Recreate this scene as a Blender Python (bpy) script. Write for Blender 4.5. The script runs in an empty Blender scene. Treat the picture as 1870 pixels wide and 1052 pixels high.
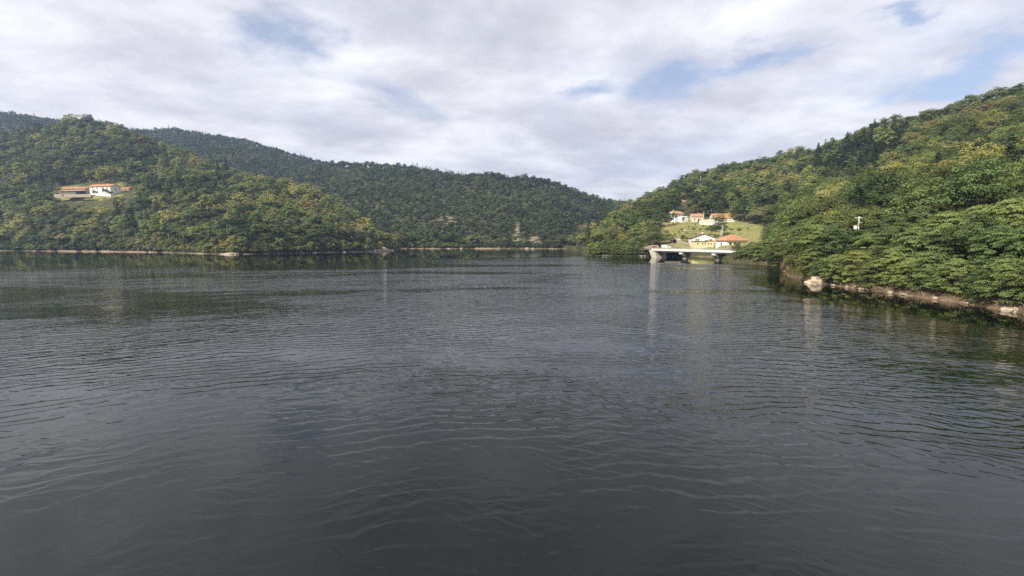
import bpy, bmesh, math, random
import numpy as np
from mathutils import Vector, Matrix

# ------------------------------------------------------------------ camera, sky, sun, exposure
sc = bpy.context.scene
col = sc.collection
H, FPX, PITCH = 9.0, 800.0, math.atan(88 / 800.0)          # eye height above the lake, focal length (photo px), tilt down
cam_d = bpy.data.cameras.new('camera')
cam_d.sensor_width = 36.0
cam_d.lens = 36.0 * FPX / 1870.0
cam_d.clip_start = 0.2
cam_d.clip_end = 20000
cam = bpy.data.objects.new('camera', cam_d)
cam.location = (0, 0, H)
cam.rotation_euler = (math.pi / 2 - PITCH, 0, 0)
col.objects.link(cam)
sc.camera = cam
sc.view_settings.view_transform = 'Standard'
sc.view_settings.look = 'None'
sc.view_settings.gamma = 1.0
sc.view_settings.exposure = 0.5
sc.cycles.max_bounces = 4
sc.cycles.diffuse_bounces = 1
sc.cycles.glossy_bounces = 2
sc.cycles.transmission_bounces = 3
sc.cycles.volume_bounces = 0
sc.cycles.caustics_reflective = False
sc.cycles.caustics_refractive = False
sc.cycles.sample_clamp_indirect = 4.0
sc.cycles.use_denoising = False

SUN_EL, SUN_X, SUN_Y = math.radians(40), -0.74, -0.67       # towards the sun: behind the camera's left shoulder
_sl = math.hypot(SUN_X, SUN_Y)
SUN = Vector((SUN_X / _sl * math.cos(SUN_EL), SUN_Y / _sl * math.cos(SUN_EL), math.sin(SUN_EL)))
sun_d = bpy.data.lights.new('sun', 'SUN')
sun_d.energy = 5.0
sun_d.angle = math.radians(0.55)
sun_d.color = (1.0, 0.93, 0.80)
sun = bpy.data.objects.new('sun', sun_d)
sun.rotation_euler = SUN.to_track_quat('Z', 'Y').to_euler()
sun.location = SUN * 400
col.objects.link(sun)


def cdir(px, py):
    """world direction through a photo pixel"""
    u, v = (px - 935.0) / FPX, (526.0 - py) / FPX
    c, s = math.cos(PITCH), math.sin(PITCH)
    return np.array([u, c + v * s, -s + v * c])


def build_world():
    w = bpy.data.worlds.new('World')
    sc.world = w
    w.use_nodes = True
    nt = w.node_tree
    nt.nodes.clear()
    N, L = nt.nodes.new, nt.links.new

    def math_(op, a, b=None, clamp=False):
        n = N('ShaderNodeMath')
        n.operation = op
        n.use_clamp = clamp
        for i, x in enumerate((a, b)):
            if x is None:
                continue
            if isinstance(x, (int, float)):
                n.inputs[i].default_value = x
            else:
                L(x, n.inputs[i])
        return n.outputs[0]
    sky = N('ShaderNodeTexSky')
    sky.sky_type = 'NISHITA'
    sky.sun_disc = False
    sky.sun_elevation = SUN_EL
    sky.sun_rotation = math.atan2(SUN.x, SUN.y)
    sky.altitude = 500
    sky.air_density = 1.0
    sky.dust_density = 1.2
    tc = N('ShaderNodeTexCoord')
    sep = N('ShaderNodeSeparateXYZ')
    L(tc.outputs['Generated'], sep.inputs[0])
    zz = math_('ADD', math_('MAXIMUM', sep.outputs[2], 0.0), 0.16)
    comb = N('ShaderNodeCombineXYZ')
    L(math_('DIVIDE', sep.outputs[0], zz), comb.inputs[0])
    L(math_('DIVIDE', sep.outputs[1], zz), comb.inputs[1])
    P = comb.outputs[0]

    def noise(vec, scale, detail, rough=0.55, dist=0.0):
        n = N('ShaderNodeTexNoise')
        n.inputs['Scale'].default_value = scale
        n.inputs['Detail'].default_value = detail
        n.inputs['Roughness'].default_value = rough
        n.inputs['Distortion'].default_value = dist
        L(vec, n.inputs['Vector'])
        return n
    # drift of the cloud sheet: stretched along one direction
    mp = N('ShaderNodeMapping')
    mp.inputs['Rotation'].default_value = (0, 0, math.radians(-28))
    mp.inputs['Scale'].default_value = (0.95, 1.15, 1)
    mp.inputs['Location'].default_value = (1.7, 0.4, 0.3)
    L(P, mp.inputs[0])
    warp = noise(P, 2.0, 6, 0.6)
    wv = N('ShaderNodeVectorMath')
    wv.operation = 'MULTIPLY_ADD'
    L(warp.outputs['Color'], wv.inputs[0])
    wv.inputs[1].default_value = (0.7, 0.7, 0)
    wv.inputs[2].default_value = (-0.35, -0.35, 0)
    pw = N('ShaderNodeVectorMath')
    pw.operation = 'ADD'
    L(P, pw.inputs[0])
    L(wv.outputs[0], pw.inputs[1])
    # openings in the cloud deck (world directions)
    gaps = None

    def plane(px, py):
        d = cdir(px, py)
        d = d / np.linalg.norm(d)
        return d[:2] / (max(d[2], 0) + 0.16)
    for (cx, cy, ex, ey, wd, amt) in GAPS:
        c = plane(cx, cy)
        k = wd / math.hypot(ex - cx, ey - cy)
        v1, v2 = plane(ex, ey) - c, plane(cx - (ey - cy) * k, cy + (ex - cx) * k) - c
        inv = np.linalg.inv(np.stack([v1, v2], 1))
        sub = N('ShaderNodeVectorMath')
        sub.operation = 'SUBTRACT'
        L(pw.outputs[0], sub.inputs[0])
        sub.inputs[1].default_value = (c[0], c[1], 0)
        qs = []
        for r_ in range(2):
            dt = N('ShaderNodeVectorMath')
            dt.operation = 'DOT_PRODUCT'
            L(sub.outputs[0], dt.inputs[0])
            dt.inputs[1].default_value = (inv[r_, 0], inv[r_, 1], 0)
            qs.append(math_('POWER', math_('ABSOLUTE', dt.outputs['Value']), 2.0))
        ln = math_('SQRT', math_('ADD', qs[0], qs[1]))
        g = math_('MULTIPLY', math_('SUBTRACT', 1.25, ln, True), amt)
        gaps = g if gaps is None else math_('ADD', gaps, g)
    gaps = math_('MULTIPLY', gaps, math_('ADD', math_('MULTIPLY', noise(P, 4.5, 6, 0.6).outputs[0], 1.5), 0.2))
    big = noise(mp.outputs[0], 1.3, 10, 0.58, 0.0)
    cover = math_('SUBTRACT', math_('ADD', math_('MULTIPLY', big.outputs[0], 1.7), -0.02), gaps)
    mr = N('ShaderNodeMapRange')
    mr.interpolation_type = 'SMOOTHSTEP'
    mr.inputs['From Min'].default_value = -0.05
    mr.inputs['From Max'].default_value = 0.90
    mr.inputs['To Min'].default_value = 0.22
    mr.inputs['To Max'].default_value = 0.97
    L(cover, mr.inputs['Value'])
    shade = noise(mp.outputs[0], 2.0, 10, 0.58, 0.15)
    sr = N('ShaderNodeValToRGB')
    cr = sr.color_ramp
    cr.interpolation = 'B_SPLINE'
    cr.elements[0].position = 0.33
    cr.elements[0].color = (0.56, 0.55, 0.61, 1)
    cr.elements[1].position = 0.68
    cr.elements[1].color = (0.99, 0.985, 0.99, 1)
    e = cr.elements.new(0.5)
    e.color = (0.74, 0.73, 0.79, 1)
    L(shade.outputs[0], sr.inputs[0])
    sc10 = N('ShaderNodeVectorMath')
    sc10.operation = 'SCALE'
    sc10.inputs['Scale'].default_value = 10.0 * CLOUD
    L(sr.outputs[0], sc10.inputs[0])
    skyc = N('ShaderNodeVectorMath')
    skyc.operation = 'MULTIPLY'
    L(sky.outputs[0], skyc.inputs[0])
    skyc.inputs[1].default_value = SKYMUL
    mix = N('ShaderNodeMix')
    mix.data_type = 'RGBA'
    L(mr.outputs[0], mix.inputs['Factor'])
    L(skyc.outputs[0], mix.inputs['A'])
    L(sc10.outputs[0], mix.inputs['B'])
    bg = N('ShaderNodeBackground')
    bg.inputs['Strength'].default_value = 0.072
    L(mix.outputs['Result'], bg.inputs['Color'])
    out = N('ShaderNodeOutputWorld')
    L(bg.outputs[0], out.inputs['Surface'])


CLOUD = 1.20
SKYMUL = (1.75, 1.65, 1.65)
GAPS = [  # openings: centre and end of the long axis (photo px), half width, depth
    (540, 80, 640, 95, 45, 0.75),
    (1225, 162, 1325, 140, 40, 0.72),
    (1385, 108, 1465, 66, 20, 0.62),
    (1070, 158, 1130, 150, 20, 0.55),
    (1790, 140, 1900, 115, 42, 0.9),
    (1640, 178, 1720, 165, 30, 0.5),
    (1660, 8, 1740, -10, 14, 0.6),
    (720, 185, 800, 230, 32, 0.40),
]
build_world()

# ------------------------------------------------------------------ helpers
rng = np.random.default_rng(7)
random.seed(7)


def P(px, py, d):
    """world point seen at photo pixel (px, py) at distance d along the viewing axis (world y)"""
    v = cdir(px, py)
    v = v * (d / v[1])
    return np.array([v[0], v[1], v[2] + H])


def XZ(px, py, d):
    p = P(px, py, d)
    return p[0], p[2]


def to_px(p):
    """world -> photo pixel"""
    c, s = math.cos(PITCH), math.sin(PITCH)
    x, y, z = p[0], p[1], p[2] - H
    f = y * c - z * s
    v = y * s + z * c
    return 935 + FPX * x / f, 526 - FPX * v / f, f


def _hash(ix, iy, seed):
    n = (ix.astype(np.int64) * 374761393 + iy.astype(np.int64) * 668265263 + seed * 974634777) & 0x7fffffff
    n = ((n ^ (n >> 13)) * 1274126177) & 0x7fffffff
    n = (n ^ (n >> 16)) & 0x7fffffff
    return n / float(0x7fffffff)


def vnoise(x, y, seed=0):
    x = np.asarray(x, float)
    y = np.asarray(y, float)
    ix, iy = np.floor(x), np.floor(y)
    fx, fy = x - ix, y - iy
    fx = fx * fx * (3 - 2 * fx)
    fy = fy * fy * (3 - 2 * fy)
    a, b = _hash(ix, iy, seed), _hash(ix + 1, iy, seed)
    c, d = _hash(ix, iy + 1, seed), _hash(ix + 1, iy + 1, seed)
    return (a * (1 - fx) + b * fx) * (1 - fy) + (c * (1 - fx) + d * fx) * fy


def fbm(x, y, octs=4, seed=0):
    s, a, t = 0, 1.0, 0
    for i in range(octs):
        s = s + a * (vnoise(x * 2 ** i, y * 2 ** i, seed + i * 17) - 0.5)
        t += a
        a *= 0.5
    return s / t * 2


def mesh_from(name, verts, faces, smooth=False):
    me = bpy.data.meshes.new(name)
    verts = np.asarray(verts, np.float32).reshape(-1, 3)
    if isinstance(faces, np.ndarray):
        k = faces.shape[1]
        me.vertices.add(len(verts))
        me.vertices.foreach_set('co', verts.ravel())
        me.loops.add(faces.size)
        me.loops.foreach_set('vertex_index', faces.astype(np.int32).ravel())
        me.polygons.add(len(faces))
        me.polygons.foreach_set('loop_start', np.arange(0, faces.size, k, dtype=np.int32))
        me.update(calc_edges=True)
    else:
        me.from_pydata([tuple(v) for v in verts], [], faces)
    if smooth:
        me.polygons.foreach_set('use_smooth', np.ones(len(me.polygons), bool))
    me.validate()
    me.update()
    return me


def link(name, me, mat=None, parent=None, **props):
    o = bpy.data.objects.new(name, me)
    if mat is not None and me is not None and not me.materials:
        me.materials.append(mat)
    col.objects.link(o)
    if parent is not None:
        o.parent = parent
    for k, v in props.items():
        o[k] = v
    return o


def thing(name, label, cat, loc, rz=0.0, group=None):
    o = bpy.data.objects.new(name, None)
    o.empty_display_size = 0.5
    o.location = Vector(loc)
    o.rotation_euler = (0, 0, rz)
    col.objects.link(o)
    o['label'] = label
    o['category'] = cat
    if group:
        o['group'] = group
    return o


def tag(o, label, cat, group=None):
    o['label'] = label
    o['category'] = cat
    if group:
        o['group'] = group
    return o


class MB:
    """collects simple solids into one mesh"""

    def __init__(s):
        s.v, s.f = [], []

    def add(s, v, f):
        n = len(s.v)
        s.v += [tuple(p) for p in v]
        s.f += [tuple(i + n for i in q) for q in f]
        return s

    def box(s, x0, x1, y0, y1, z0, z1):
        return s.add([(x0, y0, z0), (x1, y0, z0), (x1, y1, z0), (x0, y1, z0), (x0, y0, z1), (x1, y0, z1), (x1, y1, z1), (x0, y1, z1)],
                     [(0, 3, 2, 1), (4, 5, 6, 7), (0, 1, 5, 4), (1, 2, 6, 5), (2, 3, 7, 6), (3, 0, 4, 7)])

    def prism(s, poly, axis, a0, a1):
        """poly: 2D points (counter-clockwise), extruded along axis ('x': poly is (y,z); 'y': poly is (x,z); 'z': poly is (x,y))"""
        def pt(p, a):
            return {'x': (a, p[0], p[1]), 'y': (p[0], a, p[1]), 'z': (p[0], p[1], a)}[axis]
        n = len(poly)
        v = [pt(p, a0) for p in poly] + [pt(p, a1) for p in poly]
        f = [tuple(range(n)), tuple(range(2 * n - 1, n - 1, -1))]
        f += [(i, i + n, (i + 1) % n + n, (i + 1) % n) for i in range(n)]
        return s.add(v, f)

    def tube(s, pts, rad, sides=6):
        pts = [Vector(p) for p in pts]
        n0 = len(s.v)
        for i, p in enumerate(pts):
            t = (pts[min(i + 1, len(pts) - 1)] - pts[max(i - 1, 0)]).normalized()
            a = t.orthogonal().normalized()
            b = t.cross(a)
            r = rad[i] if isinstance(rad, (list, tuple)) else rad
            for k in range(sides):
                an = 2 * math.pi * k / sides
                s.v.append(tuple(p + (a * math.cos(an) + b * math.sin(an)) * r))
        for i in range(len(pts) - 1):
            for k in range(sides):
                k2 = (k + 1) % sides
                s.f.append((n0 + i * sides + k, n0 + i * sides + k2, n0 + (i + 1) * sides + k2, n0 + (i + 1) * sides + k))
        s.f.append(tuple(n0 + k for k in reversed(range(sides))))
        s.f.append(tuple(n0 + (len(pts) - 1) * sides + k for k in range(sides)))
        return s

    def mesh(s, name, fix=True):
        me = bpy.data.meshes.new(name)
        me.from_pydata(s.v, [], s.f)
        if fix:
            bm = bmesh.new()
            bm.from_mesh(me)
            bmesh.ops.recalc_face_normals(bm, faces=bm.faces)
            bm.to_mesh(me)
            bm.free()
        me.update()
        return me

    def build(s, name, mat, parent=None, **props):
        return link(name, s.mesh(name), mat, parent, **props)


# ------------------------------------------------------------------ materials
class NT:
    def __init__(s, name):
        s.m = bpy.data.materials.new(name)
        s.m.use_nodes = True
        s.t = s.m.node_tree
        s.t.nodes.clear()
        s.out = s.t.nodes.new('ShaderNodeOutputMaterial')

    def n(s, t, **kw):
        x = s.t.nodes.new(t)
        for k, v in kw.items():
            setattr(x, k, v)
        return x

    def l(s, a, b):
        s.t.links.new(a, b)

    def val(s, sock, x):
        if isinstance(x, (int, float, tuple)):
            sock.default_value = x
        else:
            s.l(x, sock)

    def math(s, op, a, b=None, c=None, clamp=False):
        n = s.n('ShaderNodeMath', operation=op, use_clamp=clamp)
        for i, x in enumerate((a, b, c)):
            if x is not None:
                s.val(n.inputs[i], x)
        return n.outputs[0]

    def noise(s, vec, scale, detail=4, rough=0.55, dist=0.0):
        n = s.n('ShaderNodeTexNoise')
        n.inputs['Scale'].default_value = scale
        n.inputs['Detail'].default_value = detail
        n.inputs['Roughness'].default_value = rough
        n.inputs['Distortion'].default_value = dist
        if vec is not None:
            s.l(vec, n.inputs['Vector'])
        return n.outputs[0]

    def ramp(s, fac, stops):
        n = s.n('ShaderNodeValToRGB')
        e = n.color_ramp.elements
        e[0].position, e[0].color = stops[0][0], (*stops[0][1], 1)
        e[1].position, e[1].color = stops[-1][0], (*stops[-1][1], 1)
        for p, c in stops[1:-1]:
            x = e.new(p)
            x.color = (*c, 1)
        s.l(fac, n.inputs[0])
        return n.outputs[0]

    def mix(s, fac, a, b, blend='MIX'):
        n = s.n('ShaderNodeMix', data_type='RGBA', blend_type=blend)
        s.val(n.inputs['Factor'], fac)
        for k, x in (('A', a), ('B', b)):
            s.val(n.inputs[k], (*x, 1) if isinstance(x, tuple) else x)
        return n.outputs['Result']

    def step(s, v, lo, hi):
        n = s.n('ShaderNodeMapRange', interpolation_type='SMOOTHSTEP')
        s.l(v, n.inputs['Value'])
        n.inputs['From Min'].default_value = lo
        n.inputs['From Max'].default_value = hi
        return n.outputs[0]

    def bsdf(s, color, rough=0.85, spec=0.3, bump=None, bump_d=0.05, metallic=0.0):
        b = s.n('ShaderNodeBsdfPrincipled')
        s.val(b.inputs['Base Color'], (*color, 1) if isinstance(color, tuple) else color)
        s.val(b.inputs['Roughness'], rough)
        b.inputs['Specular IOR Level'].default_value = spec
        b.inputs['Metallic'].default_value = metallic
        if bump is not None:
            bp = s.n('ShaderNodeBump')
            bp.inputs['Distance'].default_value = bump_d
            s.l(bump, bp.inputs['Height'])
            s.l(bp.outputs[0], b.inputs['Normal'])
        return b.outputs[0]

    def done(s, surf):
        s.l(surf, s.out.inputs['Surface'])
        return s.m


def leaf_mat(name, c, var=0.35, yellow=0.25, trans=0.22):
    t = NT(name)
    oi = t.n('ShaderNodeObjectInfo')
    geo = t.n('ShaderNodeNewGeometry')
    tcn = t.n('ShaderNodeTexCoord')
    r = oi.outputs['Random']
    warm = (min(1, c[0] * 1.9), c[1] * 1.25, c[2] * 0.9)
    cool = (c[0] * 0.62, c[1] * 0.78, c[2] * 0.85)
    base = t.ramp(r, [(0.0, cool), (0.45, c), (0.75, tuple(x * 1.2 for x in c)), (1.0, tuple(a * (1 - yellow) + b * yellow for a, b in zip(c, warm)))])
    isl = geo.outputs['Random Per Island']
    n1 = t.noise(tcn.outputs['Object'], 0.45, 3)
    v = t.math('MULTIPLY_ADD', isl, var * 0.7, 1 - var * 0.35)
    v = t.math('MULTIPLY', v, t.math('MULTIPLY_ADD', n1, 0.9, 0.55))
    vm = t.n('ShaderNodeVectorMath', operation='SCALE')
    t.l(base, vm.inputs[0])
    t.l(v, vm.inputs['Scale'])
    b = t.bsdf(vm.outputs[0], 0.55, 0.25)
    tr = t.n('ShaderNodeBsdfTranslucent')
    tcol = t.n('ShaderNodeVectorMath', operation='MULTIPLY')
    t.l(vm.outputs[0], tcol.inputs[0])
    tcol.inputs[1].default_value = (1.35, 1.25, 0.6)
    t.l(tcol.outputs[0], tr.inputs['Color'])
    mx = t.n('ShaderNodeMixShader')
    mx.inputs[0].default_value = trans
    t.l(b, mx.inputs[1])
    t.l(tr.outputs[0], mx.inputs[2])
    return t.done(mx.outputs[0])


def plain_mat(name, c, rough=0.85, spec=0.3, amt=0.25, scale=1.5, c2=None, metallic=0.0, bump_d=0.01):
    """weathered paint, plaster, stone: two-scale mottling of one colour"""
    t = NT(name)
    tcn = t.n('ShaderNodeTexCoord')
    a = t.noise(tcn.outputs['Object'], scale, 6, 0.6)
    b = t.noise(tcn.outputs['Object'], scale * 7, 4, 0.6)
    f = t.math('MULTIPLY_ADD', b, 0.4, t.math('MULTIPLY', a, 0.6))
    lo = c2 if c2 else tuple(x * (1 - amt * 1.6) for x in c)
    colr = t.ramp(f, [(0.32, lo), (0.62, c)])
    return t.done(t.bsdf(colr, rough, spec, b, bump_d, metallic))


M = {}
LEAF = {
    'dark': (0.068, 0.092, 0.024),
    'mid': (0.122, 0.154, 0.045),
    'light': (0.180, 0.222, 0.064),
    'yellow': (0.262, 0.262, 0.080),
    'olive': (0.185, 0.185, 0.068),
    'brown': (0.210, 0.155, 0.066),
    'pine': (0.045, 0.064, 0.028),
    'plum': (0.075, 0.020, 0.030),
}
for k, c in LEAF.items():
    M['leaf_' + k] = leaf_mat('leaf_' + k, c)
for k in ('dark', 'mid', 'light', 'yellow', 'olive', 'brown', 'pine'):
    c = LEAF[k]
    M['farleaf_' + k] = leaf_mat('farleaf_' + k, (c[0] * 0.60, c[1] * 0.66, c[2] * 0.85))  # darkened copies: cloud shadow on the far ridge put into the leaf colour
M['bark'] = plain_mat('bark', (0.16, 0.13, 0.10), 0.9, 0.2, 0.4, 3)
M['bark_pale'] = plain_mat('bark_pale', (0.42, 0.38, 0.31), 0.9, 0.2, 0.35, 3)
M['white'] = plain_mat('white_plaster', (0.80, 0.78, 0.72), 0.9, 0.2, 0.07, 0.8)
M['cream'] = plain_mat('cream_plaster', (0.68, 0.60, 0.44), 0.9, 0.2, 0.10, 0.8)
M['yellow'] = plain_mat('yellow_plaster', (0.72, 0.59, 0.31), 0.9, 0.2, 0.08, 0.8)
M['pinkish'] = plain_mat('pink_plaster', (0.55, 0.34, 0.25), 0.9, 0.2, 0.12, 0.8)
M['stone'] = plain_mat('stone_wall', (0.46, 0.40, 0.31), 0.95, 0.2, 0.4, 2.2, (0.24, 0.20, 0.15), bump_d=0.05)
M['concrete'] = plain_mat('concrete', (0.66, 0.64, 0.59), 0.9, 0.25, 0.16, 0.5)
M['concrete_old'] = plain_mat('concrete_old', (0.50, 0.46, 0.39), 0.9, 0.25, 0.25, 0.6)
M['concrete_dark'] = plain_mat('concrete_weathered', (0.36, 0.34, 0.31), 0.9, 0.25, 0.3, 0.6)
M['rail'] = plain_mat('galvanised_rail', (0.42, 0.44, 0.46), 0.5, 0.5, 0.15, 2, metallic=0.3)
M['wood'] = plain_mat('grey_boards', (0.24, 0.21, 0.18), 0.9, 0.2, 0.3, 3)
M['darkwood'] = plain_mat('dark_wood', (0.07, 0.05, 0.035), 0.8, 0.2, 0.3, 3)
M['slate'] = plain_mat('grey_sheet_roof', (0.20, 0.195, 0.20), 0.7, 0.3, 0.25, 1)
M['pane'] = plain_mat('window_glass', (0.035, 0.04, 0.045), 0.15, 0.5, 0.1, 2)
M['shutter'] = plain_mat('shutter_paint', (0.13, 0.11, 0.085), 0.7, 0.3, 0.15, 3)
M['green_door'] = plain_mat('green_garage_door', (0.10, 0.16, 0.10), 0.6, 0.3, 0.15, 3)
M['boulder'] = plain_mat('pale_boulder', (0.60, 0.49, 0.36), 0.95, 0.2, 0.25, 0.9, (0.40, 0.31, 0.22), bump_d=0.06)
M['rock'] = plain_mat('shore_rock', (0.46, 0.38, 0.28), 0.95, 0.2, 0.3, 1.1, (0.26, 0.20, 0.145), bump_d=0.06)
M['drift'] = plain_mat('dry_branch', (0.40, 0.31, 0.21), 0.9, 0.2, 0.3, 3)
M['car_red'] = plain_mat('red_car_paint', (0.45, 0.05, 0.03), 0.25, 0.5, 0.05, 1)
M['car_white'] = plain_mat('white_car_paint', (0.78, 0.78, 0.76), 0.3, 0.5, 0.04, 1)
M['rubber'] = plain_mat('rubber', (0.03, 0.03, 0.03), 0.9, 0.2, 0.1, 3)
M['reed'] = leaf_mat('dry_reed', (0.32, 0.24, 0.12), 0.5, 0.2)
M['grasstuft'] = leaf_mat('bank_grass', (0.17, 0.18, 0.05), 0.5, 0.3)
M['asphalt'] = plain_mat('asphalt', (0.10, 0.10, 0.098), 0.9, 0.25, 0.25, 1.5)
M['gravel'] = plain_mat('gravel_path', (0.36, 0.31, 0.24), 0.95, 0.2, 0.25, 1.2)


def roof_mat(name, c):
    t = NT(name)
    tcn = t.n('ShaderNodeTexCoord')
    wv = t.n('ShaderNodeTexWave', bands_direction='X')
    wv.inputs['Scale'].default_value = 1.6
    wv.inputs['Distortion'].default_value = 0.4
    t.l(tcn.outputs['Object'], wv.inputs[0])
    a = t.noise(tcn.outputs['Object'], 0.9, 5, 0.6)
    b = t.noise(tcn.outputs['Object'], 6, 3, 0.6)
    f = t.math('MULTIPLY_ADD', b, 0.5, t.math('MULTIPLY', a, 0.5))
    colr = t.ramp(f, [(0.3, (c[0] * 0.55, c[1] * 0.5, c[2] * 0.5)), (0.5, c), (0.7, (min(1, c[0] * 1.2), c[1] * 1.3, c[2] * 1.4))])
    return t.done(t.bsdf(colr, 0.85, 0.2, wv.outputs[0], 0.04))


M['tile'] = roof_mat('terracotta_tiles', (0.46, 0.23, 0.13))
M['tile_old'] = roof_mat('weathered_tiles', (0.46, 0.25, 0.115))
M['tile_brown'] = roof_mat('brown_tiles', (0.20, 0.13, 0.095))


def ground_mat(name, sands):
    t = NT(name)
    geo = t.n('ShaderNodeNewGeometry')
    pos = geo.outputs['Position']
    sep = t.n('ShaderNodeSeparateXYZ')
    t.l(pos, sep.inputs[0])
    big = t.noise(pos, 0.05, 5)
    fine = t.noise(pos, 0.9, 6, 0.65)
    vfine = t.noise(pos, 4.0, 5, 0.65)
    floor = t.ramp(big, [(0.3, (0.035, 0.040, 0.016)), (0.55, (0.055, 0.062, 0.022)), (0.75, (0.10, 0.085, 0.045))])
    sand = t.ramp(fine, list(zip((0.25, 0.5, 0.75), sands)))
    patchy = t.noise(pos, 0.22, 5, 0.65)
    grass = t.ramp(t.math('MULTIPLY_ADD', fine, 0.40, t.math('MULTIPLY_ADD', patchy, 0.45, t.math('MULTIPLY', big, 0.15))),
                   [(0.36, (0.06, 0.080, 0.022)), (0.46, (0.17, 0.175, 0.055)), (0.55, (0.26, 0.235, 0.09)), (0.66, (0.36, 0.30, 0.14))])
    rock = t.ramp(fine, [(0.3, (0.16, 0.13, 0.10)), (0.6, (0.38, 0.31, 0.24))])
    at_g = t.n('ShaderNodeAttribute', attribute_name='meadow').outputs['Fac']
    at_r = t.n('ShaderNodeAttribute', attribute_name='rock').outputs['Fac']
    at_s = t.n('ShaderNodeAttribute', attribute_name='bank').outputs['Fac']
    c = t.mix(t.math('MULTIPLY_ADD', t.math('SUBTRACT', fine, 0.5), 0.9, at_s, clamp=True), floor, sand)
    c = t.mix(at_g, c, grass)
    c = t.mix(t.math('MULTIPLY', at_r, t.step(fine, 0.36, 0.5)), c, rock)
    bp = t.math('MULTIPLY_ADD', vfine, 0.25, fine)
    return t.done(t.bsdf(c, 0.95, 0.15, bp, 0.35))


M['ground'] = ground_mat('hillside_ground', [(0.16, 0.11, 0.07), (0.30, 0.22, 0.145), (0.44, 0.35, 0.25)])
M['ground_brown'] = ground_mat('brown_bank_ground', [(0.085, 0.058, 0.036), (0.16, 0.112, 0.074), (0.30, 0.225, 0.15)])


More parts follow.
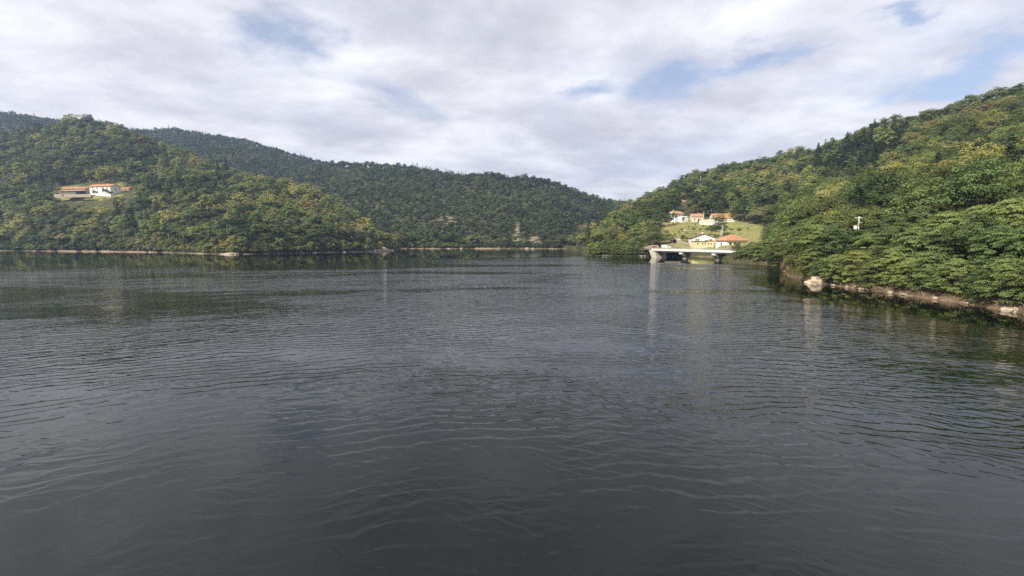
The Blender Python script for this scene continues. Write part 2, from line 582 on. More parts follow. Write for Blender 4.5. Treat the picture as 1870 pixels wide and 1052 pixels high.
def water_mat():
    t = NT('lake_water')
    geo = t.n('ShaderNodeNewGeometry')
    pos = geo.outputs['Position']
    sep = t.n('ShaderNodeSeparateXYZ')
    t.l(pos, sep.inputs[0])
    x, y = sep.outputs[0], sep.outputs[1]

    def polar(cx, cy, kr, ka):
        dx, dy = t.math('SUBTRACT', x, cx), t.math('SUBTRACT', y, cy)
        r = t.math('SQRT', t.math('ADD', t.math('MULTIPLY', dx, dx), t.math('MULTIPLY', dy, dy)))
        a = t.math('ARCTAN2', dx, dy)
        cb = t.n('ShaderNodeCombineXYZ')
        t.l(t.math('MULTIPLY', a, ka), cb.inputs[0])
        t.l(t.math('MULTIPLY', r, kr), cb.inputs[1])
        return cb.outputs[0]
    # crests swing round the dam behind the camera; long in one direction, short in the other
    w1 = t.noise(polar(6, -42, 1.15, 14), 1.0, 2.4, 0.5, 0.25)
    w2 = t.noise(polar(-60, -70, 2.4, 70), 1.0, 2.0, 0.5, 0.3)
    w3 = t.noise(polar(60, -60, 0.42, 16), 1.0, 1.5, 0.5, 0.2)
    # gusts: patches of ruffled and calm water
    mp = t.n('ShaderNodeMapping')
    mp.inputs['Scale'].default_value = (0.010, 0.030, 1)
    mp.inputs['Rotation'].default_value = (0, 0, math.radians(9))
    t.l(pos, mp.inputs[0])
    gust = t.noise(mp.outputs[0], 1.0, 5, 0.55, 0.4)
    mp2 = t.n('ShaderNodeMapping')
    mp2.inputs['Scale'].default_value = (0.05, 0.12, 1)
    t.l(pos, mp2.inputs[0])
    patch = t.noise(mp2.outputs[0], 1.0, 4, 0.55, 0.5)
    g = t.step(gust, 0.40, 0.60)
    g = t.math('MULTIPLY_ADD', g, 0.75, 0.25)
    # lee of the wooded shores lies calm
    lee = None
    for (cx, cy, rx, ry, rot) in LEE:
        m = t.n('ShaderNodeMapping', vector_type='TEXTURE')
        m.inputs['Location'].default_value = (cx, cy, 0)
        m.inputs['Rotation'].default_value = (0, 0, math.radians(rot))
        m.inputs['Scale'].default_value = (rx, ry, 1)
        t.l(pos, m.inputs[0])
        ln = t.n('ShaderNodeVectorMath', operation='LENGTH')
        t.l(m.outputs[0], ln.inputs[0])
        d = t.math('MULTIPLY_ADD', t.math('SUBTRACT', gust, 0.5), 0.9, ln.outputs['Value'])
        k = t.step(d, 0.75, 1.05)
        lee = k if lee is None else t.math('MULTIPLY', lee, k)
    amp = t.math('MULTIPLY', g, t.math('MULTIPLY_ADD', lee, 0.94, 0.06))
    amp = t.math('MULTIPLY', amp, t.math('MULTIPLY_ADD', patch, 1.2, 0.4))
    m = t.n('ShaderNodeMapping', vector_type='TEXTURE')          # the open fairway is windier
    m.inputs['Location'].default_value = (32, 150, 0)
    m.inputs['Rotation'].default_value = (0, 0, math.radians(-6))
    m.inputs['Scale'].default_value = (62, 110, 1)
    t.l(pos, m.inputs[0])
    ln = t.n('ShaderNodeVectorMath', operation='LENGTH')
    t.l(m.outputs[0], ln.inputs[0])
    lane = t.step(t.math('MULTIPLY_ADD', t.math('SUBTRACT', gust, 0.5), 0.8, ln.outputs['Value']), 1.1, 0.4)
    amp = t.math('MULTIPLY', amp, t.math('MULTIPLY_ADD', lane, 0.6, 1.0))
    w4 = t.noise(polar(-20, -50, 3.2, 160), 1.0, 2.0, 0.5, 0.2)
    # two trains of wind ripples whose crests cross at a small angle
    ph = t.noise(pos, 0.16, 3, 0.55)
    ph2 = t.noise(pos, 0.33, 3, 0.55)

    def train(cx, cy, wl, jit, phn):
        dx, dy = t.math('SUBTRACT', x, cx), t.math('SUBTRACT', y, cy)
        r = t.math('SQRT', t.math('ADD', t.math('MULTIPLY', dx, dx), t.math('MULTIPLY', dy, dy)))
        a = t.math('MULTIPLY_ADD', phn, jit, t.math('MULTIPLY', r, 2 * math.pi / wl))
        # gentle windward face, short steep lee face (three harmonics of a ramp)
        h_ = t.math('SINE', a)
        h_ = t.math('MULTIPLY_ADD', t.math('SINE', t.math('MULTIPLY', a, 2.0)), 0.45, h_)
        h_ = t.math('MULTIPLY_ADD', t.math('SINE', t.math('MULTIPLY', a, 3.0)), 0.22, h_)
        return t.math('MULTIPLY', h_, -1.0)
    t1 = train(8, -46, 0.95, 24.0, ph)
    t2 = train(-38, -60, 0.60, 26.0, ph2)
    t3 = train(52, -58, 1.45, 20.0, ph)
    a1 = t.math('MULTIPLY_ADD', t.step(t.noise(polar(8, -46, 0.20, 7), 1.0, 3, 0.6), 0.36, 0.66), 0.7, 0.3)
    a2 = t.math('MULTIPLY_ADD', t.step(t.noise(polar(-38, -60, 0.27, 10), 1.0, 3, 0.6), 0.36, 0.66), 0.7, 0.3)
    h = t.math('MULTIPLY', t.math('MULTIPLY', t1, a1), 0.0165)
    h = t.math('MULTIPLY_ADD', t.math('MULTIPLY', t2, a2), 0.0065, h)
    h = t.math('MULTIPLY_ADD', t3, 0.0075, h)
    h = t.math('MULTIPLY_ADD', w1, 0.045, h)
    h = t.math('MULTIPLY_ADD', w2, 0.020, h)
    h = t.math('MULTIPLY_ADD', w4, 0.010, h)
    amp = t.math('MULTIPLY', amp, t.math('MULTIPLY_ADD', t.step(t.math('MULTIPLY_ADD', t.math('SUBTRACT', patch, 0.5), 16.0, y), 8.0, 30.0), 0.5, 0.5))   # sheltered by the dam
    h = t.math('MULTIPLY', h, amp)
    bp = t.n('ShaderNodeBump')
    bp.inputs['Distance'].default_value = 1.0
    bp.inputs['Strength'].default_value = 1.0
    t.l(h, bp.inputs['Height'])
    b = t.n('ShaderNodeBsdfPrincipled')
    b.inputs['Base Color'].default_value = (0.0008, 0.0026, 0.0013, 1)
    b.inputs['Roughness'].default_value = 0.015
    b.inputs['IOR'].default_value = 1.42
    t.l(bp.outputs[0], b.inputs['Normal'])
    return t.done(b.outputs[0])


LEE = [(-190, 255, 230, 140, 6), (110, 205, 55, 60, -25), (60, 72, 15, 42, -4), (-10, 330, 130, 40, 0), (75, 300, 60, 16, 0)]
M['water'] = water_mat()

# ------------------------------------------------------------------ water and lake bed
EXT = 2950
lake = link('lake', mesh_from('lake', [(-EXT, -150, 0), (EXT, -150, 0), (EXT, 2250, 0), (-EXT, 2250, 0)], [(0, 1, 2, 3)]), M['water'], kind='structure')
lake['label'] = 'wide dark rippled reservoir lake'
link('lake_bed', mesh_from('lake_bed', [(-EXT, -150, -9), (EXT, -150, -9), (EXT, 2250, -9), (-EXT, 2250, -9)], [(0, 1, 2, 3)]), M['ground'], kind='structure')


# ------------------------------------------------------------------ hills
class Hill:
    """loft through contours given as {px: (x-free depth, z)}: shore, bank, slope rows, crest, back"""

    def __init__(s, name, rows, pxs, counts, amp, nscale, seed, label, noise_mul=None, bank_h=0.9, mat='ground', wob_d=4.0):
        s.name = name
        pxs = np.asarray(pxs, float)
        s.pxs = pxs
        R = []
        for row in rows:
            ks = np.array(sorted(row))
            d = np.interp(pxs, ks, [row[k][0] for k in ks])
            z = np.interp(pxs, ks, [row[k][1] for k in ks])
            R.append((d, z))
        D, Z, V = [], [], []
        for k in range(len(R) - 1):
            n = counts[k]
            for i in range(n):
                f = i / n
                D.append(R[k][0] * (1 - f) + R[k + 1][0] * f)
                Z.append(R[k][1] * (1 - f) + R[k + 1][1] * f)
                V.append(k + f)
        D.append(R[-1][0])
        Z.append(R[-1][1])
        V.append(len(R) - 1)
        D, Z, V = np.array(D), np.array(Z), np.array(V)
        for _ in range(2):                     # soften the kinks between rows
            Z[3:-1] = Z[3:-1] * 0.5 + (Z[2:-2] + Z[4:]) * 0.25
        D = D + (np.clip(3.0 - V, 0, 1) * np.clip(V - 0.2, 0, 1))[:, None] * wob_d * fbm(pxs / 9.0, pxs * 0 + seed, 4, seed + 60)[None, :]
        X = (pxs[None, :] - 935.0) / FPX * (D / (math.cos(PITCH)))   # u at the horizon row
        a = np.interp(V, range(len(amp)), amp)[:, None]
        nz = fbm(X / nscale, D / nscale, 5, seed)
        if noise_mul is not None:
            nz = nz * noise_mul(pxs)[None, :]
        Z = Z + a * nz
        lowb = np.clip(3.2 - V, 0, 1)[:, None] * np.clip(V - 0.5, 0, 1)[:, None]
        Z = Z + lowb * 0.55 * fbm(X / 6, D / 9, 4, seed + 40)
        s.X, s.Y, s.Z, s.V = X, D, Z, V
        ny, nx = D.shape
        idx = np.arange(ny * nx).reshape(ny, nx)
        faces = np.stack([idx[:-1, :-1], idx[:-1, 1:], idx[1:, 1:], idx[1:, :-1]], -1).reshape(-1, 4)
        me = mesh_from(name, np.stack([X, D, Z], -1).reshape(-1, 3), faces, True)
        s.o = link(name, me, M[mat], kind='structure', label=label)
        s.me = me
        s.attr = {}
        bank = np.clip(1.2 - Z / (bank_h * np.clip(0.22 + 2.6 * fbm(X / 30, D / 60, 3, seed + 8), 0.05, 1.5)), 0, 1) * (V[:, None] < 3.6)
        s.set_attr('bank', bank)
        s.set_attr('meadow', np.zeros_like(Z))
        s.set_attr('rock', np.zeros_like(Z))

    def set_attr(s, k, arr):
        a = s.me.attributes.get(k) or s.me.attributes.new(k, 'FLOAT', 'POINT')
        a.data.foreach_set('value', np.asarray(arr, np.float32).ravel())
        s.attr[k] = np.asarray(arr, float)

    def sample(s, fpx, fv):
        """fpx: column position (float index), fv: row position (float index) -> xyz"""
        ny, nx = s.X.shape
        i = np.clip(fv.astype(int), 0, ny - 2)
        j = np.clip(fpx.astype(int), 0, nx - 2)
        a, b = (fv - i), (fpx - j)

        def bl(A):
            return (A[i, j] * (1 - a) + A[i + 1, j] * a) * (1 - b) + (A[i, j + 1] * (1 - a) + A[i + 1, j + 1] * a) * b
        return bl(s.X), bl(s.Y), bl(s.Z)

    def z_at(s, px, d):
        """ground height in the column px at depth d"""
        j = int(np.argmin(abs(s.pxs - px)))
        k = len(s.V) - 1 - 6
        return float(np.interp(d, s.Y[:k, j], s.Z[:k, j]))

    def scatter(s, n, px0, px1, v0, v1, rg):
        """n random points spread evenly over the surface"""
        ny, nx = s.X.shape
        j0, j1 = np.searchsorted(s.pxs, [px0, px1])
        j1 = min(j1, nx - 1)
        i0, i1 = np.searchsorted(s.V, [v0, v1])
        i1 = min(i1, ny - 1)
        A = np.stack([s.X, s.Y, s.Z], -1)
        e1 = A[i0:i1, j0 + 1:j1 + 1] - A[i0:i1, j0:j1]
        e2 = A[i0 + 1:i1 + 1, j0:j1] - A[i0:i1, j0:j1]
        ar = np.linalg.norm(np.cross(e1, e2), axis=-1)
        p = ar.ravel() / ar.sum()
        c = rg.choice(len(p), n, p=p)
        ii, jj = np.unravel_index(c, ar.shape)
        fv, fp = ii + i0 + rg.random(n), jj + j0 + rg.random(n)
        x, y, z = s.sample(fp, fv)
        px = np.interp(fp, range(nx), s.pxs)
        v = np.interp(fv, range(ny), s.V)
        return np.stack([x, y, z], -1), px, v, float(ar.sum())


def zpy(px, py, d):
    return P(px, py, d)[2]


def row_py(tab, drop=0.0, zmin=None):
    r = {}
    for px, (py, d) in tab.items():
        z = zpy(px, py, d) - drop
        r[px] = (d, z if zmin is None else max(z, zmin))
    return r


def shore_rows(sh, steps):
    """under water, waterline, and banks offset landward by (distance, height)"""
    rows = [{k: (d * 0.985 - 1.5, -2.6) for k, d in sh.items()}, {k: (d, -0.04) for k, d in sh.items()}]
    for dd, z in steps:
        rows.append({k: (d + dd, z) for k, d in sh.items()})
    return rows


def back_rows(crest):
    return [{k: (d * 1.12, z * 0.92 - 2) for k, (d, z) in crest.items()}, {k: (d * 1.5, z * 0.3 - 6) for k, (d, z) in crest.items()},
            {k: (d * 1.9, -8) for k, (d, z) in crest.items()}]


# --- hill on the left, with the farm
shA = {-600: 430, -200: 385, 0: 360, 100: 348, 200: 335, 300: 312, 380: 284, 430: 272, 480: 282, 540: 296, 600: 313, 650: 327, 690: 343, 712: 356, 722: 372, 730: 410, 734: 470}
crA = row_py({-600: (265, 720), -200: (262, 670), 0: (252, 640), 60: (236, 628), 110: (220, 620), 170: (211, 610), 230: (223, 600), 300: (248, 575), 360: (276, 545),
              430: (308, 510), 500: (324, 480), 560: (332, 460), 600: (349, 448), 650: (384, 430), 690: (415, 415), 712: (432, 405), 722: (441, 405), 730: (450, 440), 734: (456, 490)}, 12.5, 0.4)
r3A = row_py({-600: (380, 540), -200: (372, 480), 0: (366, 440), 100: (357, 420), 160: (355, 412), 200: (355, 410), 240: (356, 408), 300: (366, 390), 430: (388, 350), 500: (398, 350), 600: (417, 358),
              650: (432, 362), 690: (446, 372), 712: (452, 382), 722: (455, 388), 730: (457, 422), 734: (458, 478)}, 0, 0.5)
r4A = row_py({-600: (310, 640), -200: (300, 570), 0: (304, 530), 100: (300, 515), 200: (292, 510), 300: (312, 485), 430: (350, 430), 500: (364, 415), 600: (392, 405),
              650: (414, 396), 690: (436, 394), 712: (447, 394), 722: (452, 397), 730: (456, 430), 734: (458, 484)}, 4, 0.5)
hillA = Hill('wooded_hill', shore_rows(shA, [(1.6, 0.55), (9, 4.6)]) + [r3A, r4A, crA] + back_rows(crA),
             np.concatenate([np.arange(-600, -60, 15), np.arange(-60, 735, 5)]), [2, 3, 4, 26, 22, 22, 6, 6, 3], [0.5, 0.5, 0.5, 1.5, 3.0, 7, 6, 6, 6, 0], 55.0, 3,
             'steep wooded hill on the left bank with a farm')
# --- spur below the far ridge
shC = {420: 480, 600: 465, 720: 452, 800: 446, 850: 446, 880: 452, 892: 470}
crC = row_py({420: (318, 660), 520: (328, 645), 600: (352, 625), 650: (374, 605), 720: (399, 570), 780: (424, 530), 830: (442, 490), 860: (450, 470), 880: (453, 466), 892: (455, 480)}, 8, 0.4)
hillC = Hill('wooded_spur', shore_rows(shC, [(3, 0.9), (12, 5)]) + [crC] + back_rows(crC),
             np.arange(420, 893, 6), [2, 3, 4, 30, 6, 6, 3], [0.5, 0.5, 1, 2, 5, 5, 5, 0], 45.0, 11, 'low wooded spur at the foot of the far ridge')
# --- far ridge
shB = {-500: 520, 600: 475, 830: 452, 900: 446, 1000: 442, 1060: 446, 1200: 470, 1400: 520}
crB = row_py({-500: (215, 1050), -100: (206, 1040), 0: (203, 1030), 70: (209, 1040), 130: (214, 1060), 230: (238, 1080), 300: (236, 1090), 340: (231, 1090), 420: (244, 1070), 520: (274, 1020), 600: (294, 970),
              660: (302, 920), 730: (300, 880), 780: (310, 860), 840: (318, 850), 895: (318, 850), 930: (330, 840), 990: (330, 830), 1050: (348, 850), 1090: (361, 880),
              1148: (371, 920), 1200: (378, 940), 1400: (395, 980)}, 8)


def midB(f, lift):
    r = {}
    for k, (d, z) in crB.items():
        d0 = np.interp(k, sorted(shB), [shB[q] for q in sorted(shB)])
        r[k] = (d0 + (d - d0) * f, z * lift)
    return r


hillB = Hill('far_ridge', shore_rows(shB, [(3, 1.0), (12, 6)]) + [midB(.3, .34), midB(.65, .70), crB] + back_rows(crB),
             np.arange(-200, 1401, 9), [2, 3, 4, 22, 24, 22, 6, 6, 3], [0.5, 0.5, 1.5, 3, 22, 34, 7, 7, 7, 0], 150.0, 5, 'long dark wooded ridge across the far end of the lake')
# --- right bank and hill
shE = {960: 480, 1030: 442, 1050: 400, 1060: 330, 1066: 282, 1072: 262, 1085: 252, 1130: 248, 1185: 244, 1200: 241, 1215: 243, 1260: 240, 1300: 228, 1308: 208, 1316: 188, 1328: 179, 1345: 173, 1400: 157, 1418: 147,
       1427: 125, 1434: 110, 1460: 99, 1490: 90, 1530: 84, 1600: 76, 1700: 66, 1780: 60, 1870: 52.6, 2000: 46, 2300: 37, 2800: 28}
crE = row_py({960: (455, 560), 1030: (452, 540), 1050: (444, 500), 1075: (429, 480), 1100: (404, 480), 1150: (373, 500), 1200: (348, 515), 1250: (320, 525), 1330: (300, 520), 1420: (281, 480), 1500: (260, 440),
              1600: (219, 385), 1700: (190, 340), 1770: (172, 310), 1870: (146, 270), 2100: (94, 220), 2800: (30, 150)}, 8.0, 1.0)
r3E = row_py({960: (457, 500), 1030: (455, 460), 1050: (453, 425), 1066: (450, 330), 1075: (444, 290), 1110: (434, 275), 1150: (432, 268), 1200: (440, 264), 1235: (437, 264), 1262: (437, 274), 1300: (437, 268), 1325: (438, 262), 1350: (439, 246), 1400: (432, 205), 1450: (434, 146),
              1600: (426, 108), 1750: (422, 88), 1870: (418, 76), 2100: (414, 64), 2800: (400, 46)}, 0, 1.0)
r4E = row_py({960: (456, 530), 1030: (454, 490), 1050: (449, 460), 1066: (440, 400), 1075: (438, 380), 1110: (423, 355), 1150: (408, 350), 1200: (404, 318), 1250: (403, 312), 1300: (408, 306), 1345: (412, 285), 1400: (404, 270), 1450: (378, 270),
              1600: (350, 205), 1750: (325, 165), 1870: (310, 142), 2100: (285, 118), 2800: (260, 85)}, 0, 1.0)


def quiet(px):
    return np.where((px > 1190) & (px < 1390), 0.25, 1.0)


pxE = np.concatenate([np.arange(960, 1040, 8), np.arange(1040, 1460, 3), np.arange(1460, 1900, 5), np.arange(1900, 2801, 25)])
hillE = Hill('village_hill', shore_rows(shE, [(1.0, 0.6), (2.6, 1.3), (7.5, 4.0)]) + [r3E, r4E, crE] + back_rows(crE),
             pxE, [2, 5, 5, 5, 16, 24, 26, 6, 6, 3], [0.3, 0.25, 0.5, 0.6, 0.6, 2.5, 5, 6, 6, 6, 0], 40.0, 23,
             'steep wooded hillside on the right bank with the village meadow', quiet, 1.1, 'ground_brown', 0.9)

# meadow, lawn and rock attributes
PXE = np.repeat(hillE.pxs[None, :], len(hillE.V), 0)


def px_grid(h):
    ux = h.X / h.Y
    pyv = np.zeros_like(h.X)
    c, s_ = math.cos(PITCH), math.sin(PITCH)
    f = h.Y * c - (h.Z - H) * s_
    v = h.Y * s_ + (h.Z - H) * c
    return 935 + FPX * h.X / f, 526 - FPX * v / f


def soft(v, lo, hi, w):
    return np.clip((v - lo) / w, 0, 1) * np.clip((hi - v) / w, 0, 1)


gx, gy = px_grid(hillE)
wob = fbm(hillE.X / 9, hillE.Y / 9, 3, 91) * 6
mead = soft(gx + wob, 1206, 1396, 8) * soft(gy + wob * 0.3 - np.clip(gx - 1338, 0, 99) * 0.22, 399, 462, 3) * (hillE.V[:, None] > 2.5) * (hillE.Y > 200)
hillE.set_attr('meadow', mead)
gx, gy = px_grid(hillA)
wobA = fbm(hillA.X / 12, hillA.Y / 12, 3, 92) * 8
hillA.set_attr('meadow', soft(gx + wobA, 108, 226, 8) * soft(gy + wobA * 0.5 + np.clip(gx - 160, 0, 90) * 0.12, 337, 369, 4) * (hillA.V[:, None] > 2.5))
gx, gy = px_grid(hillB)
wr = fbm(hillB.X / 14, hillB.Y / 14, 4, 77)
scar = np.zeros_like(gx)
for (cx, cy, rx, ry) in [(812, 404, 14, 11), (1078, 418, 18, 12), (944, 428, 5, 16), (976, 438, 7, 10), (1058, 424, 9, 8)]:
    scar = np.maximum(scar, np.clip(1.6 - np.hypot((gx - cx) / rx, (gy - cy) / ry) * 1.2 + wr * 1.1, 0, 1))
hillB.set_attr('rock', scar)

# ------------------------------------------------------------------ foliage meshes


def cards(cen, nrm, length, width, rg, bend=0.0):
    """leaf-sized quads at cen with normals nrm"""
    n = len(cen)
    nrm = nrm / (np.linalg.norm(nrm, axis=1, keepdims=True) + 1e-9)
    r = rg.normal(size=(n, 3))
    a = np.cross(nrm, r)
    a /= np.linalg.norm(a, axis=1, keepdims=True) + 1e-9
    b = np.cross(nrm, a)
    L = (length * rg.uniform(0.65, 1.35, (n, 1))) * 0.5
    W = (width * rg.uniform(0.65, 1.35, (n, 1))) * 0.5
    v = np.stack([cen - a * L, cen - b * W + a * L * 0.15, cen + a * L, cen + b * W + a * L * 0.15], 1)
    return v.reshape(-1, 3)


def card_mesh(name, V, mat):
    f = np.arange(len(V)).reshape(-1, 4)
    me = mesh_from(name, V, f)
    me.materials.append(mat)
    return me


def sph(n, rg, up=-1.0):
    d = rg.normal(size=(n * 4 + 24, 3))
    d /= np.linalg.norm(d, axis=1, keepdims=True)
    d = d[d[:, 2] > up]
    return d[:n]


def round_crown(rg, h, r, z0, clumps, per, size, flat=0.6, lobes=5):
    """broadleaf crown: clumps of leaves over an uneven, lobed volume; base at z=0, top at h"""
    V = []
    lob = [(rg.uniform(-0.45, 0.45) * r, rg.uniform(-0.45, 0.45) * r, z0 + (h - z0) * rg.uniform(0.42, 0.72), r * rg.uniform(0.5, 0.75)) for _ in range(lobes)]
    lob.append((0, 0, z0 + (h - z0) * 0.62, r * 0.72))
    zs = (h - z0) / (2.1 * r)
    for _ in range(clumps):
        lx, ly, lz, lr = lob[rg.integers(len(lob))]
        d = sph(1, rg, -0.55)[0]
        q = lr * rg.uniform(0.62, 1.0)
        c = np.array([lx + d[0] * q, ly + d[1] * q, lz + d[2] * q * zs * 1.15])
        c[2] = np.clip(c[2], z0 * 0.8, h)
        rc = r * rg.uniform(0.20, 0.34)
        dd = sph(per, rg, -0.45)
        pos = c + dd * np.array([rc, rc, rc * flat]) * rg.uniform(0.55, 1.0, (len(dd), 1))
        nr = dd * 0.8 + np.array([0, 0, 0.8]) + d * 0.5 + rg.normal(size=dd.shape) * 0.45
        V.append(cards(pos, nr, size, size * 0.62, rg))
    return np.concatenate(V)


def pine_crown(rg, h, r, z0, tiers, per, size):
    V = []
    for i in range(tiers):
        f = i / max(1, tiers - 1)
        z = z0 + (h - z0) * f
        rr = r * (1 - f) ** 0.8 + 0.25
        for k in range(int(5 + 5 * (1 - f))):
            a = rg.uniform(0, 2 * math.pi)
            t_ = rg.uniform(0.2, 1.0, (per, 1))
            out = np.array([math.cos(a), math.sin(a), -0.22])
            pos = np.array([0, 0, z]) + out * rr * t_ + rg.normal(size=(per, 3)) * np.array([.16, .16, .07]) * rr
            nr = np.array([0, 0, 1.0]) + out * 0.4 + rg.normal(size=(per, 3)) * 0.4
            V.append(cards(pos, nr, size, size * 0.45, rg))
    return np.concatenate(V)


def frond_crown(rg, h, r, z0, fronds, per, size):
    """locust tree: flat sprays of small leaves in layers, hanging a little at the tips"""
    V = []
    for i in range(fronds):
        f = rg.random() ** 0.8
        z = z0 + (h - z0) * f
        env = r * max(0.1, 1 - (abs(f - 0.42) / 0.66) ** 2.4) * rg.uniform(0.75, 1.12)
        a = rg.uniform(0, 2 * math.pi)
        rad = env * (rg.uniform(0.5, 1.0) if f < 0.85 else rg.uniform(0.0, 1.0))
        c = np.array([math.cos(a) * rad, math.sin(a) * rad, z])
        out = np.array([math.cos(a), math.sin(a), 0])
        side = np.array([-math.sin(a), math.cos(a), 0])
        L, W = rg.uniform(0.8, 1.6), rg.uniform(0.6, 1.15)
        t_ = rg.uniform(-1, 1, (per, 1))
        s_ = rg.uniform(-1, 1, (per, 1)) * np.sqrt(1 - t_ ** 2 * 0.8)
        droop = -0.42 * (t_ + 0.5) ** 2 * L * 0.5 - 0.30 * s_ ** 2
        tilt = rg.uniform(-0.15, 0.3)
        pos = c + out * t_ * L + side * s_ * W + np.array([0, 0, 1]) * (droop + t_ * L * tilt + rg.normal(size=(per, 1)) * 0.07)
        nr = np.array([0, 0, 1.0]) + out * (0.55 + 0.45 * t_) + rg.normal(size=(per, 3)) * 0.45
        V.append(cards(pos, nr, size, size * 0.6, rg))
    return np.concatenate(V)


def trunk_mesh(name, rg, h, rad, limbs, spread, lean=0.05, sides=6, mat='bark', start=0.3):
    m = MB()
    pts = [(0, 0, -0.8)]
    x = y = 0.0
    for i in range(1, 6):
        x += rg.normal() * lean * h * 0.2
        y += rg.normal() * lean * h * 0.2
        pts.append((x, y, h * i / 5))
    m.tube(pts, [rad * 1.25, rad, rad * 0.85, rad * 0.65, rad * 0.42, rad * 0.15], sides)
    for k in range(limbs):
        f = rg.uniform(start, 0.8)
        b = np.array([np.interp(f * 5, range(6), [p[j] for p in pts]) for j in range(2)] + [h * f])
        a = rg.uniform(0, 2 * math.pi)
        ln = spread * rg.uniform(0.6, 1.0) * (1.1 - f * 0.6)
        d = np.array([math.cos(a), math.sin(a), rg.uniform(0.35, 0.9)])
        e = b + d * ln
        mid = b + d * ln * 0.5 + np.array([0, 0, -0.05 * ln])
        m.tube([b, mid, e], [rad * 0.42 * (1 - f * 0.4), rad * 0.28, rad * 0.1], 5)
    me = m.mesh(name, fix=False)
    me.materials.append(M[mat])
    return me


# kinds at three sizes of picture: near (each leaf spray seen), middle, far
rg = np.random.default_rng(11)
MID = {}     # kind -> list of (crown mesh, trunk mesh, height, radius)
FAR = {}
for kind in ('dark', 'mid', 'light', 'yellow', 'olive', 'brown'):
    MID[kind] = []
    for k in range(3):
        h, r = rg.uniform(8.5, 11), rg.uniform(3.6, 4.8)
        V = round_crown(rg, h, r, h * rg.uniform(0.10, 0.22), 46, 34, 0.62, 0.55, 5)
        MID[kind].append((card_mesh('crown', V, M['leaf_' + kind]), trunk_mesh('trunk', rg, h * 0.85, 0.17, 7, r * 0.8, mat='bark_pale' if kind in ('yellow', 'light') else 'bark'), h, r))
    FAR[kind] = []
    for k in range(2):
        h, r = rg.uniform(7.5, 9.5), rg.uniform(3.6, 4.8)
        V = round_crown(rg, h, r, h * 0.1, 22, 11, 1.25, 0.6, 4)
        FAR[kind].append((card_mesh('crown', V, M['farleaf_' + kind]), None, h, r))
MID['pine'] = []
for k in range(3):
    h, r = rg.uniform(11, 14), rg.uniform(2.4, 3.0)
    MID['pine'].append((card_mesh('crown', pine_crown(rg, h, r, h * 0.12, 17, 11, 0.8), M['leaf_pine']), trunk_mesh('trunk', rg, h * 0.97, 0.18, 0, 1, 0.01), h, r))
FAR['pine'] = []
for k in range(2):
    h, r = 11.0, 2.3
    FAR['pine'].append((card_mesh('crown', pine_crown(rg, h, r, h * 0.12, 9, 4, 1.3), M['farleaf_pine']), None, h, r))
MID['plum'] = [(card_mesh('crown', round_crown(rg, 5.0, 2.4, 0.8, 40, 34, 0.4), M['leaf_plum']), trunk_mesh('trunk', rg, 4, 0.12, 6, 1.6), 5.0, 2.4)]
NEAR = []
for k in range(5):
    h, r = rg.uniform(8.8, 10.4), rg.uniform(4.0, 4.9)
    V = frond_crown(rg, h, r, 0.45, 170, 88, 0.285)
    NEAR.append((card_mesh('crown', V, M['leaf_light' if k in (0, 3) else 'leaf_mid']), trunk_mesh('trunk', rg, h * 0.9, 0.15, 12, r * 0.95, 0.12, 7), h, r))

FINE = {}
for kind in ('dark', 'mid', 'light', 'yellow', 'olive', 'brown'):
    FINE[kind] = []
    for k in range(2):
        h, r = rg.uniform(8.5, 11), rg.uniform(3.8, 4.9)
        V = round_crown(rg, h, r, h * rg.uniform(0.06, 0.14), 74, 72, 0.34, 0.6, 6)
        FINE[kind].append((card_mesh('crown', V, M['leaf_' + kind]), trunk_mesh('trunk', rg, h * 0.85, 0.17, 9, r * 0.8), h, r))
FINE['pine'] = [(card_mesh('crown', pine_crown(rg, 12.5, 2.8, 1.4, 24, 20, 0.5), M['leaf_pine']), trunk_mesh('trunk', rg, 12.1, 0.18, 0, 1, 0.01), 12.5, 2.8)]
FINE['plum'] = MID['plum']


def shapes(t):
    return FINE if t['p'][1] < 265 else MID


def pick(t):
    L_ = shapes(t)[t['kind']]
    return L_[t['var'] % len(L_)]


# ------------------------------------------------------------------ where trees may not stand
#   photo rectangles that stay open, with the distance of what shows there
OPEN = [(98, 240, 331, 357, 430), (108, 168, 350, 367, 414),
        (1220, 1246, 383, 404, 322), (1244, 1262, 388, 408, 322), (1258, 1342, 386, 412, 322), (1210, 1262, 402, 434, 300), (1255, 1345, 405, 428, 305), (1330, 1392, 400, 420, 290),
        (1212, 1262, 430, 440, 275), (1256, 1314, 424, 460, 258), (1314, 1330, 424, 447, 258), (1330, 1346, 424, 442, 258), (1346, 1360, 424, 438, 258), (1184, 1316, 446, 478, 250), (1558, 1578, 396, 417, 101), (1244, 1254, 366, 375, 405), (1276, 1282, 322, 336, 480)]


def open_ok(p, h, r):
    px, pb, f = to_px(p)
    _, pt, _ = to_px((p[0], p[1], p[2] + h))
    wpx = r * FPX / f
    for (x0, x1, y0, y1, d) in OPEN:
        if p[1] < d and px + wpx * 0.75 > x0 and px - wpx * 0.75 < x1 and pb > y0 and pt < y1:
            return False
    return True


def species(x, y, seed, bias):
    """patches of species over a hillside"""
    n = fbm(x / 34.0, y / 34.0, 3, seed) * 1.5 + rg.normal() * 0.42 + bias
    if n < -0.42:
        return 'dark'
    if n < -0.02:
        return 'mid' if rg.random() < 0.7 else 'dark'
    if n < 0.30:
        return 'light' if rg.random() < 0.42 else 'mid'
    if n < 0.55:
        return 'olive' if rg.random() < 0.6 else 'light'
    if n < 0.92:
        return 'yellow' if rg.random() < 0.65 else 'olive'
    return 'brown' if rg.random() < 0.2 else 'yellow'


